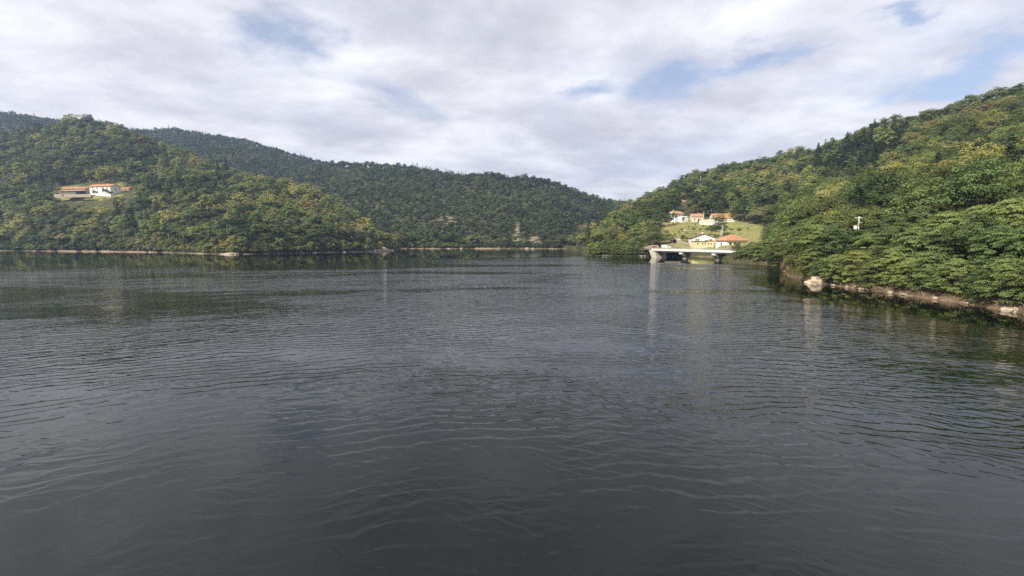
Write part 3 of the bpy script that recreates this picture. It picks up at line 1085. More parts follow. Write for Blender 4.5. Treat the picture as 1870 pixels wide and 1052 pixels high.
def poisson(pts, rad):
    """thin random points so that none stand closer than rad (vector of radii allowed)"""
    cell = max(float(np.max(rad)), 0.1)
    grid, keep = {}, []
    for i, p in enumerate(pts):
        k = (int(p[0] // cell), int(p[1] // cell))
        ok = True
        for a in (-1, 0, 1):
            for b in (-1, 0, 1):
                for j in grid.get((k[0] + a, k[1] + b), ()):
                    if (p[0] - pts[j][0]) ** 2 + (p[1] - pts[j][1]) ** 2 < rad[i] ** 2:
                        ok = False
                        break
                if not ok:
                    break
            if not ok:
                break
        if ok:
            grid.setdefault(k, []).append(i)
            keep.append(i)
    return keep


CAND = []     # middle-distance trees: dict(p, kind, var, s, rz, hill)


def plant_hill(hill, tag_, n, px0, px1, v0, v1, spacing, seed, bias, meadow_ok=False, pine_fn=None, rock_attr=False, smin=0.75, smax=1.3, mul=1.0):
    r2 = np.random.default_rng(seed)
    pts, px, v, area = hill.scatter(n, px0, px1, v0, v1, r2)
    s = r2.uniform(smin, smax, len(pts)) ** 1.0
    keep = poisson(pts, spacing * s)
    out = []
    ny, nx = hill.X.shape
    md, rk = hill.attr['meadow'], hill.attr['rock']
    for i in keep:
        p = pts[i]
        jj = int(np.argmin(abs(hill.pxs - px[i])))
        ii = int(np.argmin(abs(hill.V - v[i])))
        if md[ii, jj] > 0.35 or (rk[ii, jj] > 0.45 and r2.random() < 0.85):
            continue
        kind = species(p[0], p[1], seed + 5, bias(px[i], v[i], p) if callable(bias) else bias)
        if pine_fn and pine_fn(px[i], v[i], p, r2):
            kind = 'pine'
        out.append(dict(p=p, kind=kind, var=int(r2.integers(99)), s=float(s[i]) * mul * (0.85 + 0.3 * r2.random()), rz=float(r2.uniform(0, 6.28)), px=px[i], v=v[i], hill=tag_))
    return out


def biasA(px, v, p):
    b = 0.10
    if px > 430 and v > 3.2:
        b += 0.75 * min(1, (px - 430) / 120)          # sunlight on the point's crest put into yellower tree colours
    if px < 330 and v < 3.6:
        b -= 0.12
    if v > 5.4:
        b += 0.12
    return b


def biasE(px, v, p):
    b = 0.02
    if px > 1500:
        b += 0.22 * min(1, (px - 1500) / 200)
    if px < 1340:
        b -= 0.28
    return b


def pinesA(px, v, p, r2):
    return r2.random() < (0.10 if 60 < px < 460 and 3.2 < v < 5.3 else 0.01)


def pinesE(px, v, p, r2):
    x, y, f = to_px(p)
    if 1490 < x < 1660 and 252 < y < 330:
        return r2.random() < (0.62 if v < 6.85 else 0.1)
    return r2.random() < (0.03 if v < 6.6 else 0.0)


def pinesB(px, v, p, r2):
    if v > 5.75:
        return r2.random() < (0.5 if 745 < px < 900 else 0.06)
    return r2.random() < 0.05


# hill codes: rows for A and E are 0 under water,1 waterline,2,3 bank...
CAND += plant_hill(hillA, 'A', 30000, -160, 734, 2.5, 6.35, 7.0, 101, biasA, pine_fn=pinesA, mul=1.36)
CAND += plant_hill(hillA, 'A', 5000, -120, 734, 1.75, 3.0, 4.6, 103, biasA, smin=0.4, smax=0.95)
CAND += plant_hill(hillA, 'A', 5000, -120, 734, 1.2, 2.25, 2.4, 105, biasA, smin=0.28, smax=0.62)
CAND += plant_hill(hillE, 'E', 26000, 1020, 2400, 3.6, 7.35, 5.9, 202, biasE, pine_fn=pinesE, mul=1.12)
CAND += plant_hill(hillC, 'C', 14000, 440, 892, 2.1, 4.35, 6.2, 303, -0.25, mul=1.1)
CAND += plant_hill(hillC, 'C', 2000, 640, 892, 1.2, 2.3, 3.5, 305, -0.2, smin=0.25, smax=0.6)
FARC = plant_hill(hillB, 'B', 60000, -120, 1330, 2.1, 6.3, 6.6, 404, -0.62, pine_fn=pinesB, mul=1.12) + plant_hill(hillB, 'B', 3000, 800, 1100, 1.3, 2.3, 3.5, 406, -0.3, smin=0.25, smax=0.6)  # low bias: darker kinds also carry the ridge's painted cloud shadow

protos = bpy.data.collections.new('tree_kinds')      # not linked to the scene: shapes for the woods


def proto(kind, far):
    names = []
    for (cm, tm, h, r) in {True: FAR, False: MID, 'fine': FINE}[far][kind]:
        me = cm
        if tm is not None:
            nv = len(cm.vertices)
            a = np.empty(nv * 3, np.float32)
            cm.vertices.foreach_get('co', a)
            b = np.empty(len(tm.vertices) * 3, np.float32)
            tm.vertices.foreach_get('co', b)
            me = bpy.data.meshes.new('tree_shape')
            me.from_pydata([tuple(x) for x in np.concatenate([a, b]).reshape(-1, 3)], [], [tuple(p.vertices) for p in cm.polygons] + [tuple(i + nv for i in p.vertices) for p in tm.polygons])
            me.materials.append(cm.materials[0])
            me.materials.append(tm.materials[0])
            mi = np.zeros(len(me.polygons), np.int32)
            mi[len(cm.polygons):] = 1
            me.polygons.foreach_set('material_index', mi)
            me.update()
        o = bpy.data.objects.new('tree_shape_%03d' % len(protos.objects), me)
        protos.objects.link(o)
        names.append(len(protos.objects) - 1)
    return names


PIDX = {(k, False): proto(k, False) for k in MID}
PIDX.update({(k, 'fine'): proto(k, 'fine') for k in FINE})
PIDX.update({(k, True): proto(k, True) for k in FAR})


def wood(name, trees, far, label):
    """one object: instances of the tree shapes on points"""
    n = len(trees)
    me = bpy.data.meshes.new(name)
    me.vertices.add(n)
    me.vertices.foreach_set('co', np.array([t['p'] for t in trees], np.float32).ravel())
    a = me.attributes.new('shape', 'INT', 'POINT')
    a.data.foreach_set('value', np.array([(lambda L_: L_[t['var'] % len(L_)])(PIDX[(t['kind'], True if far else ('fine' if t['p'][1] < 265 else False))]) for t in trees], np.int32))
    a = me.attributes.new('turn', 'FLOAT_VECTOR', 'POINT')
    a.data.foreach_set('vector', np.array([(0, 0, t['rz']) for t in trees], np.float32).ravel())
    a = me.attributes.new('size', 'FLOAT_VECTOR', 'POINT')
    a.data.foreach_set('vector', np.array([(t['s'], t['s'], t['s'] * (0.85 + 0.3 * ((t['var'] % 10) / 10))) for t in trees], np.float32).ravel())
    o = link(name, me, None, None, kind='stuff', label=label, category='forest')
    ng = bpy.data.node_groups.new('plant_wood', 'GeometryNodeTree')
    ng.interface.new_socket('Geometry', in_out='INPUT', socket_type='NodeSocketGeometry')
    ng.interface.new_socket('Geometry', in_out='OUTPUT', socket_type='NodeSocketGeometry')
    N, L = ng.nodes.new, ng.links.new
    gi, go = N('NodeGroupInput'), N('NodeGroupOutput')
    ci = N('GeometryNodeCollectionInfo')
    ci.inputs['Collection'].default_value = protos
    ci.inputs['Separate Children'].default_value = True
    ci.inputs['Reset Children'].default_value = True
    ip = N('GeometryNodeInstanceOnPoints')
    ip.inputs['Pick Instance'].default_value = True

    def at(nm, ty):
        x = N('GeometryNodeInputNamedAttribute')
        x.data_type = ty
        x.inputs['Name'].default_value = nm
        return x.outputs['Attribute']
    L(gi.outputs[0], ip.inputs['Points'])
    L(ci.outputs[0], ip.inputs['Instance'])
    L(at('shape', 'INT'), ip.inputs['Instance Index'])
    L(at('turn', 'FLOAT_VECTOR'), ip.inputs['Rotation'])
    L(at('size', 'FLOAT_VECTOR'), ip.inputs['Scale'])
    L(ip.outputs[0], go.inputs[0])
    md = o.modifiers.new('trees', 'NODES')
    md.node_group = ng
    return o


COLOUR = {'dark': 'dark green', 'mid': 'mid green', 'light': 'bright green', 'yellow': 'yellow green', 'olive': 'olive green', 'brown': 'rusty brown', 'pine': 'blackish green', 'plum': 'purple'}


def put_tree(t, label, group, name=None, near=False, cat='tree'):
    cm, tm, h, r = NEAR[t['var'] % len(NEAR)] if near else pick(t)
    nm = name or ('conifer' if t['kind'] == 'pine' else 'broadleaf_tree')
    o = thing(nm, label, cat, t['p'], t['rz'], group)
    o.scale = (t['s'],) * 3
    link('trunk', tm, None, o)
    link('crown', cm, None, o)
    return o


ok = []
for t in CAND:
    cm, tm, h, r = pick(t)
    if not open_ok(t['p'], h * t['s'], r * t['s']):
        continue
    if t['hill'] == 'E' and t['p'][1] < 150 and t['v'] < 4.45 and t['px'] > 1430:
        continue                                     # the locust row stands there
    x, y, f = to_px(t['p'])
    t['ph'] = h * t['s'] * FPX / f
    t['ok'] = -40 < x < 1900
    t['x'], t['y'] = x, y
    ok.append(t)
CAND = ok

# line of sight: which of the candidates show their crown (rough test against everything nearer)
order = sorted(range(len(CAND)), key=lambda i: CAND[i]['p'][1])
buf = np.full((1052 // 4 + 2, 1940 // 4 + 2), 0, np.uint8)
for i in order:
    t = CAND[i]
    cm, tm, h, r = pick(t)
    f = t['p'][1]
    w = r * t['s'] * FPX / f * 0.8
    top, bot = t['y'] - t['ph'] * 0.96, t['y'] - t['ph'] * 0.12
    x0, x1 = int(max(0, (t['x'] - w + 20) / 4)), int(min(485, (t['x'] + w + 20) / 4)) + 1
    y0, y1 = int(max(0, top / 4)), int(min(262, bot / 4)) + 1
    reg = buf[y0:y1, x0:x1]
    t['vis'] = float((reg == 0).sum()) * 16 if reg.size else 0.0
    reg[:] = 1
seen = [t for t in CAND if t['ok'] and t['vis'] > 60 and t['hill'] in 'AE']
seen.sort(key=lambda t: -t['vis'])
IND = [t for t in seen if t['kind'] != 'pine'][:205] + [t for t in seen if t['kind'] == 'pine'][:40]
ids = set(id(t) for t in IND)
REST = [t for t in CAND if id(t) not in ids]

ORD = ['', 'first', 'second', 'third', 'fourth', 'fifth', 'sixth', 'seventh', 'eighth', 'ninth', 'tenth', 'eleventh', 'twelfth', 'thirteenth', 'fourteenth', 'fifteenth', 'sixteenth', 'seventeenth', 'eighteenth', 'nineteenth', 'twentieth']
ORD += ['twenty-' + x for x in ORD[1:10]] + ['thirtieth'] + ['thirty-' + x for x in ORD[1:10]] + ['fortieth'] + ['forty-' + x for x in ORD[1:10]]


def zone(t):
    x, y = t['x'], t['y'] - t['ph'] * 0.5
    if t['hill'] == 'A':
        if y > 425:
            return 'along the shore below the farm' if x < 260 else ('along the shore right of the farm' if x < 520 else 'along the shore of the left point')
        if y > 352:
            return 'on the slope below the farm' if x < 260 else ('on the slope right of the farm' if x < 470 else 'on the slope of the left point')
        if y > 300:
            return 'beside the white farmhouse' if x < 300 else 'on the hillside right of the farm'
        return 'on the hilltop above the farm' if x < 230 else 'on the ridge descending from the farm hill'
    if x < 1200:
        return 'on the slope left of the village'
    if x < 1345:
        return 'on the hill above the village' if y < 400 else 'around the village meadow'
    if x < 1480:
        return 'just right of the village houses' if y > 350 else 'on the ridge right of the village'
    if x < 1660:
        return 'behind the white pole' if y > 330 else 'on the ridge above the white pole'
    return 'high at the right edge' if y < 260 else 'low at the right edge'


zones = {}
for t in IND:
    zones.setdefault((zone(t), t['kind']), []).append(t)
for (zn, kind), ts in zones.items():
    ts.sort(key=lambda t: t['x'])
    for i, t in enumerate(ts):
        kd = 'conifer' if kind == 'pine' else 'tree'
        if len(ts) == 1:
            lab = 'only large %s %s %s' % (COLOUR[kind], kd, zn)
        else:
            lab = '%s %s %s, %s from left' % (COLOUR[kind], kd, zn, ORD[min(i + 1, len(ORD) - 1)])
        put_tree(t, lab, ('conifers on the hillsides' if kind == 'pine' else 'broadleaf trees on the hillsides'))

wood('forest', [t for t in REST if t['hill'] == 'A'], False, 'dense mixed wood covering the hill with the farm')
wood('forest', [t for t in REST if t['hill'] == 'E'], False, 'dense mixed wood covering the hill above the village')
wood('forest', [t for t in REST if t['hill'] == 'C'], False, 'dense green wood on the low spur at the lake end')
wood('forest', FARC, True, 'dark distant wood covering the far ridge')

# ------------------------------------------------------------------ locust trees along the right bank


def shore_d(px):
    ks = sorted(shE)
    return float(np.interp(px, ks, [shE[k] for k in ks]))


def bank_point(px, off):
    """point 'off' metres inland of the waterline, in the column px"""
    d = shore_d(px) + off
    return np.array([(px - 935) / FPX * d / math.cos(PITCH), d, hillE.z_at(px, d)])


r5 = np.random.default_rng(55)
rows = []
for (off0, px0, px1, gap, s0, s1) in [(1.7, 1482, 2250, 4.0, 0.46, 0.72), (7.5, 1462, 2250, 4.6, 0.72, 0.95), (12.5, 1455, 2200, 5.0, 0.84, 1.04), (3.2, 1318, 1424, 4.4, 0.50, 0.80), (9, 1340, 1440, 5.0, 0.70, 0.98)]:
    last = None
    for px in np.arange(px0, px1, 1.0):
        q = bank_point(px, off0)
        if last is None or np.linalg.norm(q[:2] - last[:2]) > gap * r5.uniform(0.8, 1.25):
            last = q
            p = bank_point(px, off0 + r5.uniform(-0.8, 0.8))
            rows.append(dict(p=p, px=px, off=off0, s=r5.uniform(s0, s1), rz=r5.uniform(0, 6.28), var=int(r5.integers(99)), kind='light'))
rows = [t for t in rows if open_ok(t['p'], 10.6 * t['s'], 2.0 if t['px'] < 1440 else 4.8 * t['s'])]
zz = {}
for t in rows:
    t['x'] = to_px(t['p'])[0]
    far_ = t['px'] < 1436
    outp = t['x'] > 1900
    t['zone'] = ('past the right edge' if outp else
                 'between bridge and boulder' if far_ else 'right of the boulder')
    t['row'] = {1.7: 'overhanging the water', 3.2: 'overhanging the water', 7.5: 'in the second row', 9: 'in the second row', 12.5: 'in the back row'}[t['off']]
    zz.setdefault((t['zone'], t['row']), []).append(t)
for (zn, rw), ts in zz.items():
    ts.sort(key=lambda t: t['x'])
    for i, t in enumerate(ts):
        put_tree(t, 'leafy locust tree %s %s, %s from left' % (rw, zn, ORD[min(i + 1, 49)]), 'locust trees along the right bank', 'locust_tree', True)
# two that stand right before the white pole
for i, (px, off, top) in enumerate([(1562, 9.5, 419), (1573, 11.0, 420), (1582, 10.0, 424)]):
    b = bank_point(px, off)
    hgt = P(px, top, b[1])[2] - b[2]
    put_tree(dict(p=b, kind='light', var=i + 1, s=hgt / NEAR[(i + 1) % 5][2], rz=i * 2.1), 'leafy locust tree right before the white pole, %s from left' % ORD[i + 1], 'locust trees along the right bank', 'locust_tree', True)
# the clump on the spur left of the bridge
spur = []
for px in np.arange(1077, 1180, 6.0):
    for off in (1.8, 6.5):
        d = shore_d(px) + off + r5.uniform(-0.6, 0.6)
        q = np.array([(px + r5.uniform(-3, 3) - 935) / FPX * d / math.cos(PITCH), d, max(0.6, hillE.z_at(px, d))])
        spur.append(dict(p=q, s=r5.uniform(0.50, 0.74) * (0.86 if px > 1160 else 1.0), rz=r5.uniform(0, 6.28), var=int(r5.integers(99)), kind='mid', off=off, x=px))
for off in (1.8, 6.5):
    for i, t in enumerate([t for t in spur if t['off'] == off]):
        put_tree(t, 'dense tree %s of the clump left of the bridge, %s from left' % ('in front' if off < 3 else 'at the back', ORD[i + 1]), 'trees on the spur left of the bridge', 'locust_tree', True)

# ------------------------------------------------------------------ buildings


def window(parent, x, z, w, h, y, face, mat='pane', shutters=False, name='window'):
    """a window on one face of a box house. face: 'f' front (y=-), 'r' right (x=+), 'l' left (x=-); y is the plane"""
    def bx(m, x0, x1, z0, z1, d0, d1):
        if face == 'f':
            m.box(x0, x1, y - d1, y - d0, z0, z1)
        elif face == 'r':
            m.box(y + d0, y + d1, x0, x1, z0, z1)
        else:
            m.box(y - d1, y - d0, x0, x1, z0, z1)
        return m
    fr = MB()
    b = 0.08
    bx(fr, x - w / 2 - b, x - w / 2, z, z + h, 0.0, 0.06)
    bx(fr, x + w / 2, x + w / 2 + b, z, z + h, 0.0, 0.06)
    bx(fr, x - w / 2 - b, x + w / 2 + b, z + h, z + h + b, 0.0, 0.06)
    o = fr.build(name, M['white'], parent)
    bx(MB(), x - w / 2, x + w / 2, z, z + h, 0.004, 0.02).build('pane', M[mat], o)
    bx(MB(), x - w / 2 - 0.14, x + w / 2 + 0.14, z - 0.09, z, 0.0, 0.14).build('sill', M['concrete'], o)
    if shutters:
        for sx in (-1, 1):
            c = x + sx * (w / 2 + b + w * 0.26)
            bx(MB(), c - w * 0.25, c + w * 0.25, z, z + h, 0.003, 0.05).build('shutter', M['shutter'], o)
    return o


def gable_roof(parent, L, D, z, rise, mat, over=0.45, axis='x', name='roof', th=0.22):
    """ridge along axis; box L (x) by D (y) centred at the origin"""
    m = MB()
    a, b = (D, L) if axis == 'x' else (L, D)
    hw = a / 2 + over
    k = rise / (a / 2)
    zl = z - over * k
    prof = [(-hw, zl), (0, z + rise), (hw, zl), (hw, zl + th), (0, z + rise + th * 1.15), (-hw, zl + th)]
    m.prism(prof, 'x' if axis == 'x' else 'y', -b / 2 - over, b / 2 + over)
    return m.build(name, M[mat], parent)


def walls(parent, L, D, z0, z1, mat, rise=0, axis='x', name='wall'):
    m = MB()
    if rise:
        if axis == 'x':
            m.prism([(-D / 2, z0), (D / 2, z0), (D / 2, z1), (0, z1 + rise - 0.01), (-D / 2, z1)], 'x', -L / 2, L / 2)
        else:
            m.prism([(-L / 2, z0), (L / 2, z0), (L / 2, z1), (0, z1 + rise - 0.01), (-L / 2, z1)], 'y', -D / 2, D / 2)
    else:
        m.box(-L / 2, L / 2, -D / 2, D / 2, z0, z1)
    return m.build(name, M[mat], parent)


def chimney(parent, x, y, z, h=1.0, w=0.6, mat='concrete'):
    m = MB().box(x - w / 2, x + w / 2, y - w / 2, y + w / 2, z - 0.8, z + h).box(x - w / 2 - .08, x + w / 2 + .08, y - w / 2 - .08, y + w / 2 + .08, z + h + .003, z + h + 0.12)
    return m.build('chimney', M[mat], parent)


def at(px, py, d):
    return P(px, py, d)


# --- the farm on the left hill: px 112..225, ground about py 356, d about 412
S = 412 / FPX                                        # metres per photo pixel there
g0 = at(193, 354, 412)
far_o = thing('farmhouse', 'long white farmhouse with orange tiled roof on the left hillside', 'house', g0, math.radians(-10))
Lh, Dh, hh = 23.0, 9.0, 6.4
walls(far_o, Lh, Dh, -3, hh, 'white', 2.0)
rf = gable_roof(far_o, Lh, Dh, hh, 2.0, 'tile', 0.7)
chimney(rf, 3.5, 0, hh + 2.0, 0.9)
for x in (-8.0, -3.0, 3.0, 8.0):
    window(far_o, x, 3.9, 1.0, 1.4, -Dh / 2, 'f')
for x in (-8.0, 3.0, 8.0):
    window(far_o, x, 0.9, 1.0, 1.5, -Dh / 2, 'f')
window(far_o, -3.0, 0.1, 1.1, 2.2, -Dh / 2, 'f', 'darkwood', name='door')
window(far_o, 0.0, 3.4, 1.0, 1.3, Lh / 2, 'r')
g1 = at(143, 354.5, 415)
barn = thing('barn', 'low orange roofed barn joined to the left end of the farmhouse', 'barn', g1, math.radians(-7))
walls(barn, 24, 7, -3, 4.6, 'pinkish', 1.3)
gable_roof(barn, 24, 7, 4.6, 1.3, 'tile', 0.6)
window(barn, 7.5, 0.1, 2.4, 2.6, -3.5, 'f', 'darkwood', name='door')
window(barn, -6, 2.0, 1.2, 1.0, -3.5, 'f')
g2 = at(135, 355.5, 404)
shed = thing('shed', 'grey board shed with a flat sheet roof before the barn', 'shed', g2, math.radians(-6))
m = MB().box(-10, 4.5, -2.4, -2.2, -2, 2.7).box(-10, -9.8, -2.2, 2.2, -2, 3.2).box(-10, 10, 2.2, 2.4, -2, 3.5).box(4.5, 4.7, -2.4, 2.2, -2, 2.9)
m.build('wall', M['wood'], shed)
for k in range(20):
    MB().box(-9.95 + k * 0.72, -9.32 + k * 0.72, -2.46, -2.402, 0.0, 2.65).build('board', M['wood'], shed)
MB().prism([(-3.2, 2.75), (2.9, 3.75), (2.9, 3.9), (-3.2, 2.9)], 'x', -10.8, 10.6).build('roof', M['slate'], shed)
MB().prism([(-2.0, 3.02), (1.6, 3.62), (1.6, 3.68), (-2.0, 3.08)], 'x', -2.5, 3.0).build('roof_sheet', M['white'], shed)
MB().prism([(-2.0, 3.02), (1.6, 3.62), (1.6, 3.68), (-2.0, 3.08)], 'x', 5.0, 9.5).build('roof_sheet', M['white'], shed)
for x in (6.5, 9.8):
    MB().box(x - .09, x + .09, -2.4, -2.2, -2, 2.85).build('post', M['darkwood'], shed)
g3 = at(112, 357, 403)
o = MB().prism([(-7, -2), (8, -2), (8, 1.5), (-7, 1.1)], 'y', -0.3, 0.3).build('retaining_wall', M['stone'], label='low pale stone retaining wall left of the grey shed', category='wall')
o.location = g3
o.rotation_euler = (0, 0, math.radians(-4))
o = MB().prism([(-13, -2), (13, -2), (13, 0.6), (-13, 0.9)], 'y', -0.3, 0.3).build('retaining_wall', M['stone'], label='long low pale wall along the foot of the grey shed', category='wall')
o.location = at(142, 356.2, 400)
o.rotation_euler = (0, 0, math.radians(-4))
g4 = at(233, 349, 424)
sh2 = thing('outbuilding', 'low red roofed outbuilding behind the right end of the farmhouse', 'shed', g4, math.radians(-18))
walls(sh2, 12, 5, -3, 2.0, 'pinkish', 1.2)
gable_roof(sh2, 12, 5, 2.0, 1.2, 'tile', 0.5)
window(sh2, 2, 0.1, 1.2, 1.7, -2.5, 'f', 'darkwood', name='door')

# --- upper village houses (0.39 m per photo px)
b = at(1234, 402.5, 316)
h1 = thing('house', 'white two storey house with orange roof, leftmost on the meadow', 'house', b, math.radians(28))
walls(h1, 8.4, 6.2, -3, 4.6, 'white', 1.7)
rf = gable_roof(h1, 8.4, 6.2, 4.6, 1.7, 'tile', 0.45)
chimney(rf, -2.2, 0.4, 6.2, 0.9, 0.55)
for x in (-2.6, 0.2, 2.6):
    window(h1, x, 2.7, 0.9, 1.2, -3.1, 'f')
window(h1, -1.2, 0.2, 0.9, 1.2, -3.1, 'f')
window(h1, 1.8, 0.0, 1.0, 2.0, -3.1, 'f', 'darkwood', name='door')
window(h1, -1.0, 2.6, 0.8, 1.1, 4.2, 'r')
window(h1, 1.2, 2.6, 0.8, 1.1, 4.2, 'r')
b = at(1247, 402.5, 312)
an = thing('garage', 'small low white garage beside the leftmost meadow house', 'garage', b, math.radians(20))
walls(an, 5.6, 4.2, -3, 2.2, 'white', 0.5)
gable_roof(an, 5.6, 4.2, 2.2, 0.5, 'concrete', 0.15)
window(an, -1.6, 0.0, 1.6, 1.8, -2.1, 'f', 'darkwood', name='door')
b = at(1271, 405.2, 312)
h2 = thing('house', 'small square cream house with orange roof, middle one above the meadow', 'house', b, math.radians(-6))
walls(h2, 7.6, 6.0, -3, 3.6, 'cream', 1.8)
rf = gable_roof(h2, 7.6, 6.0, 3.6, 1.8, 'tile', 0.4)
chimney(rf, 1.8, 0.5, 5.3, 0.7, 0.5)
window(h2, 1.3, 0.0, 2.1, 1.9, -3.0, 'f', 'darkwood', name='door')
window(h2, -1.9, 1.2, 0.8, 1.0, -3.0, 'f')
window(h2, 0.0, 2.2, 0.8, 1.0, -3.8, 'l')
b = at(1316, 409.5, 306)
h3 = thing('house', 'broad white house with long orange roof and terrace, rightmost above the meadow', 'house', b, math.radians(-5))
walls(h3, 13.0, 7.5, -3, 4.3, 'white', 2.7)
rf = gable_roof(h3, 13.0, 7.5, 4.3, 2.7, 'tile_old', 0.5)
chimney(rf, 5.4, 0.2, 6.9, 0.9, 0.6, 'white')
for x in (-4.8, -2.0, 2.0, 5.0):
    window(h3, x, 1.6, 1.0, 1.4, -3.75, 'f')
window(h3, 0.0, 0.6, 1.1, 2.1, -3.75, 'f', 'darkwood', name='door')
b = at(1331, 411.5, 302)
h3b = thing('garage', 'flat roofed white garage with dark door at the end of the terrace house', 'garage', b, math.radians(-12))
walls(h3b, 6.0, 5.0, -3, 3.2, 'white')
MB().box(-3.2, 3.2, -2.7, 2.7, 3.204, 3.4).build('roof', M['concrete'], h3b)
window(h3b, -1.5, 0.0, 1.3, 2.1, -2.5, 'f', 'green_door', name='door')
b = at(1294, 409, 303)
tw = thing('terrace', 'white terrace wall with railing between the cream house and the broad house', 'wall', b, math.radians(-14))
MB().box(-6, 6.2, -0.25, 0.25, -2.5, 1.0).build('wall', M['white'], tw)
MB().box(-6, 6.2, -0.32, 0.32, 1.003, 1.12).build('coping', M['concrete'], tw)
MB().box(-5.8, 2.2, 1.2, 1.45, -1, 3.0).build('back_wall', M['cream'], tw)
for k in range(9):
    MB().box(-5.9 + k * 1.5, -5.82 + k * 1.5, -0.04, 0.04, 1.12, 2.0).build('post', M['rail'], tw)
MB().box(-6, 6.2, -0.05, 0.05, 2.0, 2.06).build('rail', M['rail'], tw)
# hut up in the trees
b = at(1249, 374, 400)
hut = thing('hut', 'tiny red roofed hut alone in the trees above the village', 'hut', b, math.radians(20))
walls(hut, 4.6, 4.0, -3, 2.4, 'cream', 1.3)
gable_roof(hut, 4.6, 4.0, 2.4, 1.3, 'tile', 0.4)
window(hut, 0, 0.2, 1.0, 1.8, -2.0, 'f', 'darkwood', name='door')

# --- lower village by the road (z about 4.2)
ROADZ = 4.2
b = at(1280.5, 455, 254)
wh = thing('house', 'big white gabled house with brown roof behind the yellow building', 'house', (b[0], 254, ROADZ), math.radians(-10))
walls(wh, 12.4, 9, -3, 5.9, 'white', 2.3, 'y')
rf = gable_roof(wh, 12.4, 9, 5.9, 2.3, 'tile_brown', 0.55, 'y')
chimney(rf, -0.4, -2.6, 8.1, 0.9, 0.75, 'white')
chimney(rf, 2.6, -0.5, 7.2, 0.8, 0.6, 'white')
chimney(rf, 5.0, -2.0, 6.2, 0.8, 0.6, 'white')
for x in (-4.0, -2.9):
    window(wh, x, 4.4, 0.7, 1.0, -4.5, 'f')
window(wh, 3.8, 4.3, 0.8, 1.0, -4.5, 'f')
window(wh, 1.0, 2.0, 0.8, 1.2, -6.2, 'l')
window(wh, -2.4, 4.0, 0.8, 1.2, -6.2, 'l')
b = at(1282.5, 455, 245)
yb = thing('house', 'low yellow flat roofed building standing beside the bridge', 'house', (b[0], 245, ROADZ), math.radians(-10))
walls(yb, 11.0, 4.6, -2, 3.9, 'yellow')
MB().box(-5.75, 1.79, -2.75, 2.5, 3.904, 4.1).build('roof', M['tile_brown'], yb)
MB().box(1.8, 5.5, -2.28, 2.28, 3.9, 4.35).build('upper_wall', M['yellow'], yb)
MB().prism([(1.6, 4.36), (5.9, 4.28), (5.9, 4.44), (1.6, 4.56)], 'y', -2.75, 2.5).build('roof', M['tile_brown'], yb)
for x in (-3.0, -0.5, 0.8, 2.5, 3.8):
    window(yb, x, 2.3, 0.55, 0.9, -2.3, 'f')
window(yb, 3.0, 0.0, 2.2, 0.75, -2.3, 'f', 'green_door', name='garage_door')
MB().box(-4.0, 1.2, -2.42, -2.303, 0.2, 0.6).build('plinth', M['cream'], yb)
b = at(1309, 455, 243)
an2 = thing('annex', 'narrow cream annex at the right end of the yellow building', 'house', (b[0], 243.5, ROADZ), math.radians(-10))
walls(an2, 2.6, 3.6, -2, 2.9, 'cream')
MB().prism([(-2.0, 2.95), (2.0, 3.3), (2.0, 3.42), (-2.0, 3.07)], 'x', -1.5, 1.5).build('roof', M['concrete'], an2)
window(an2, 0, 0.1, 0.8, 1.8, -1.8, 'f', 'darkwood', name='door')
b = at(1335, 450, 226)
hp = thing('house', 'white house with orange hipped roof rising behind the bank trees', 'house', (b[0], 226, 4.6), math.radians(12))
walls(hp, 11.5, 8.5, -2, 4.4, 'white')
m = MB()
X0, Y0, zt = 6.5, 5.0, 4.15
m.add([(-X0, -Y0, zt), (X0, -Y0, zt), (X0, Y0, zt), (-X0, Y0, zt), (-1.6, 0, 6.9), (1.6, 0, 6.9), (-X0, -Y0, zt - .18), (X0, -Y0, zt - .18), (X0, Y0, zt - .18), (-X0, Y0, zt - .18)],
      [(0, 1, 5, 4), (1, 2, 5), (2, 3, 4, 5), (3, 0, 4), (0, 6, 7, 1), (1, 7, 8, 2), (2, 8, 9, 3), (3, 9, 6, 0), (6, 9, 8, 7)])
rf = m.build('roof', M['tile'], hp)
MB().tube([(0.6, 0, 6.7), (0.6, 0, 10.6)], 0.06, 6).build('mast', M['rail'], rf)
for x in (-3.8, -1.4, 1.6, 4.2):
    window(hp, x, 1.2, 1.3, 1.9, -4.25, 'f')
window(hp, 0.0, 1.5, 1.0, 1.4, -5.75, 'l')

# stone terrace wall behind the road, left of the white house
b = at(1238, 452, 256)
sw = thing('terrace_wall', 'tall rough stone terrace wall left of the white gabled house', 'wall', (b[0], 257, ROADZ), math.radians(-6))
r8 = np.random.default_rng(8)
MB().prism([(-2.9, -2), (6.8, -2), (6.8, 2.9), (1.5, 4.6), (-2.9, 4.8)], 'y', 0, 0.6).build('core', M['stone'], sw)
for i in range(5):
    x = -2.9
    while x < 6.4:
        w = r8.uniform(0.9, 1.7)
        z = i * 0.9
        if z + 0.85 < np.interp(x + w / 2, [-2.9, 1.5, 6.8], [4.8, 4.6, 2.9]):
            MB().box(x + .03, min(x + w, 6.8) - .03, -0.05 - r8.uniform(0, .1), 0.003, z + .03, z + .86).build('stone', M['stone'], sw)
        x += w
b = at(1233, 438, 260)
o = MB().box(-2.4, 2.4, -0.3, 0.3, -2, 0.9).build('garden_wall', M['concrete'], label='short pale concrete wall on top of the stone terrace', category='wall')
o.location = (b[0], 258.5, ROADZ + 4.4)
b = at(1193, 455, 240)
o = MB().prism([(-4.2, -2), (3.6, -2), (3.6, 0.4), (2.6, 2.0), (0, 2.1), (-4.2, 0.9)], 'y', -0.5, 0.5).build('masonry_wall', M['stone'], label='pale masonry wall above the left end of the bridge', category='wall')
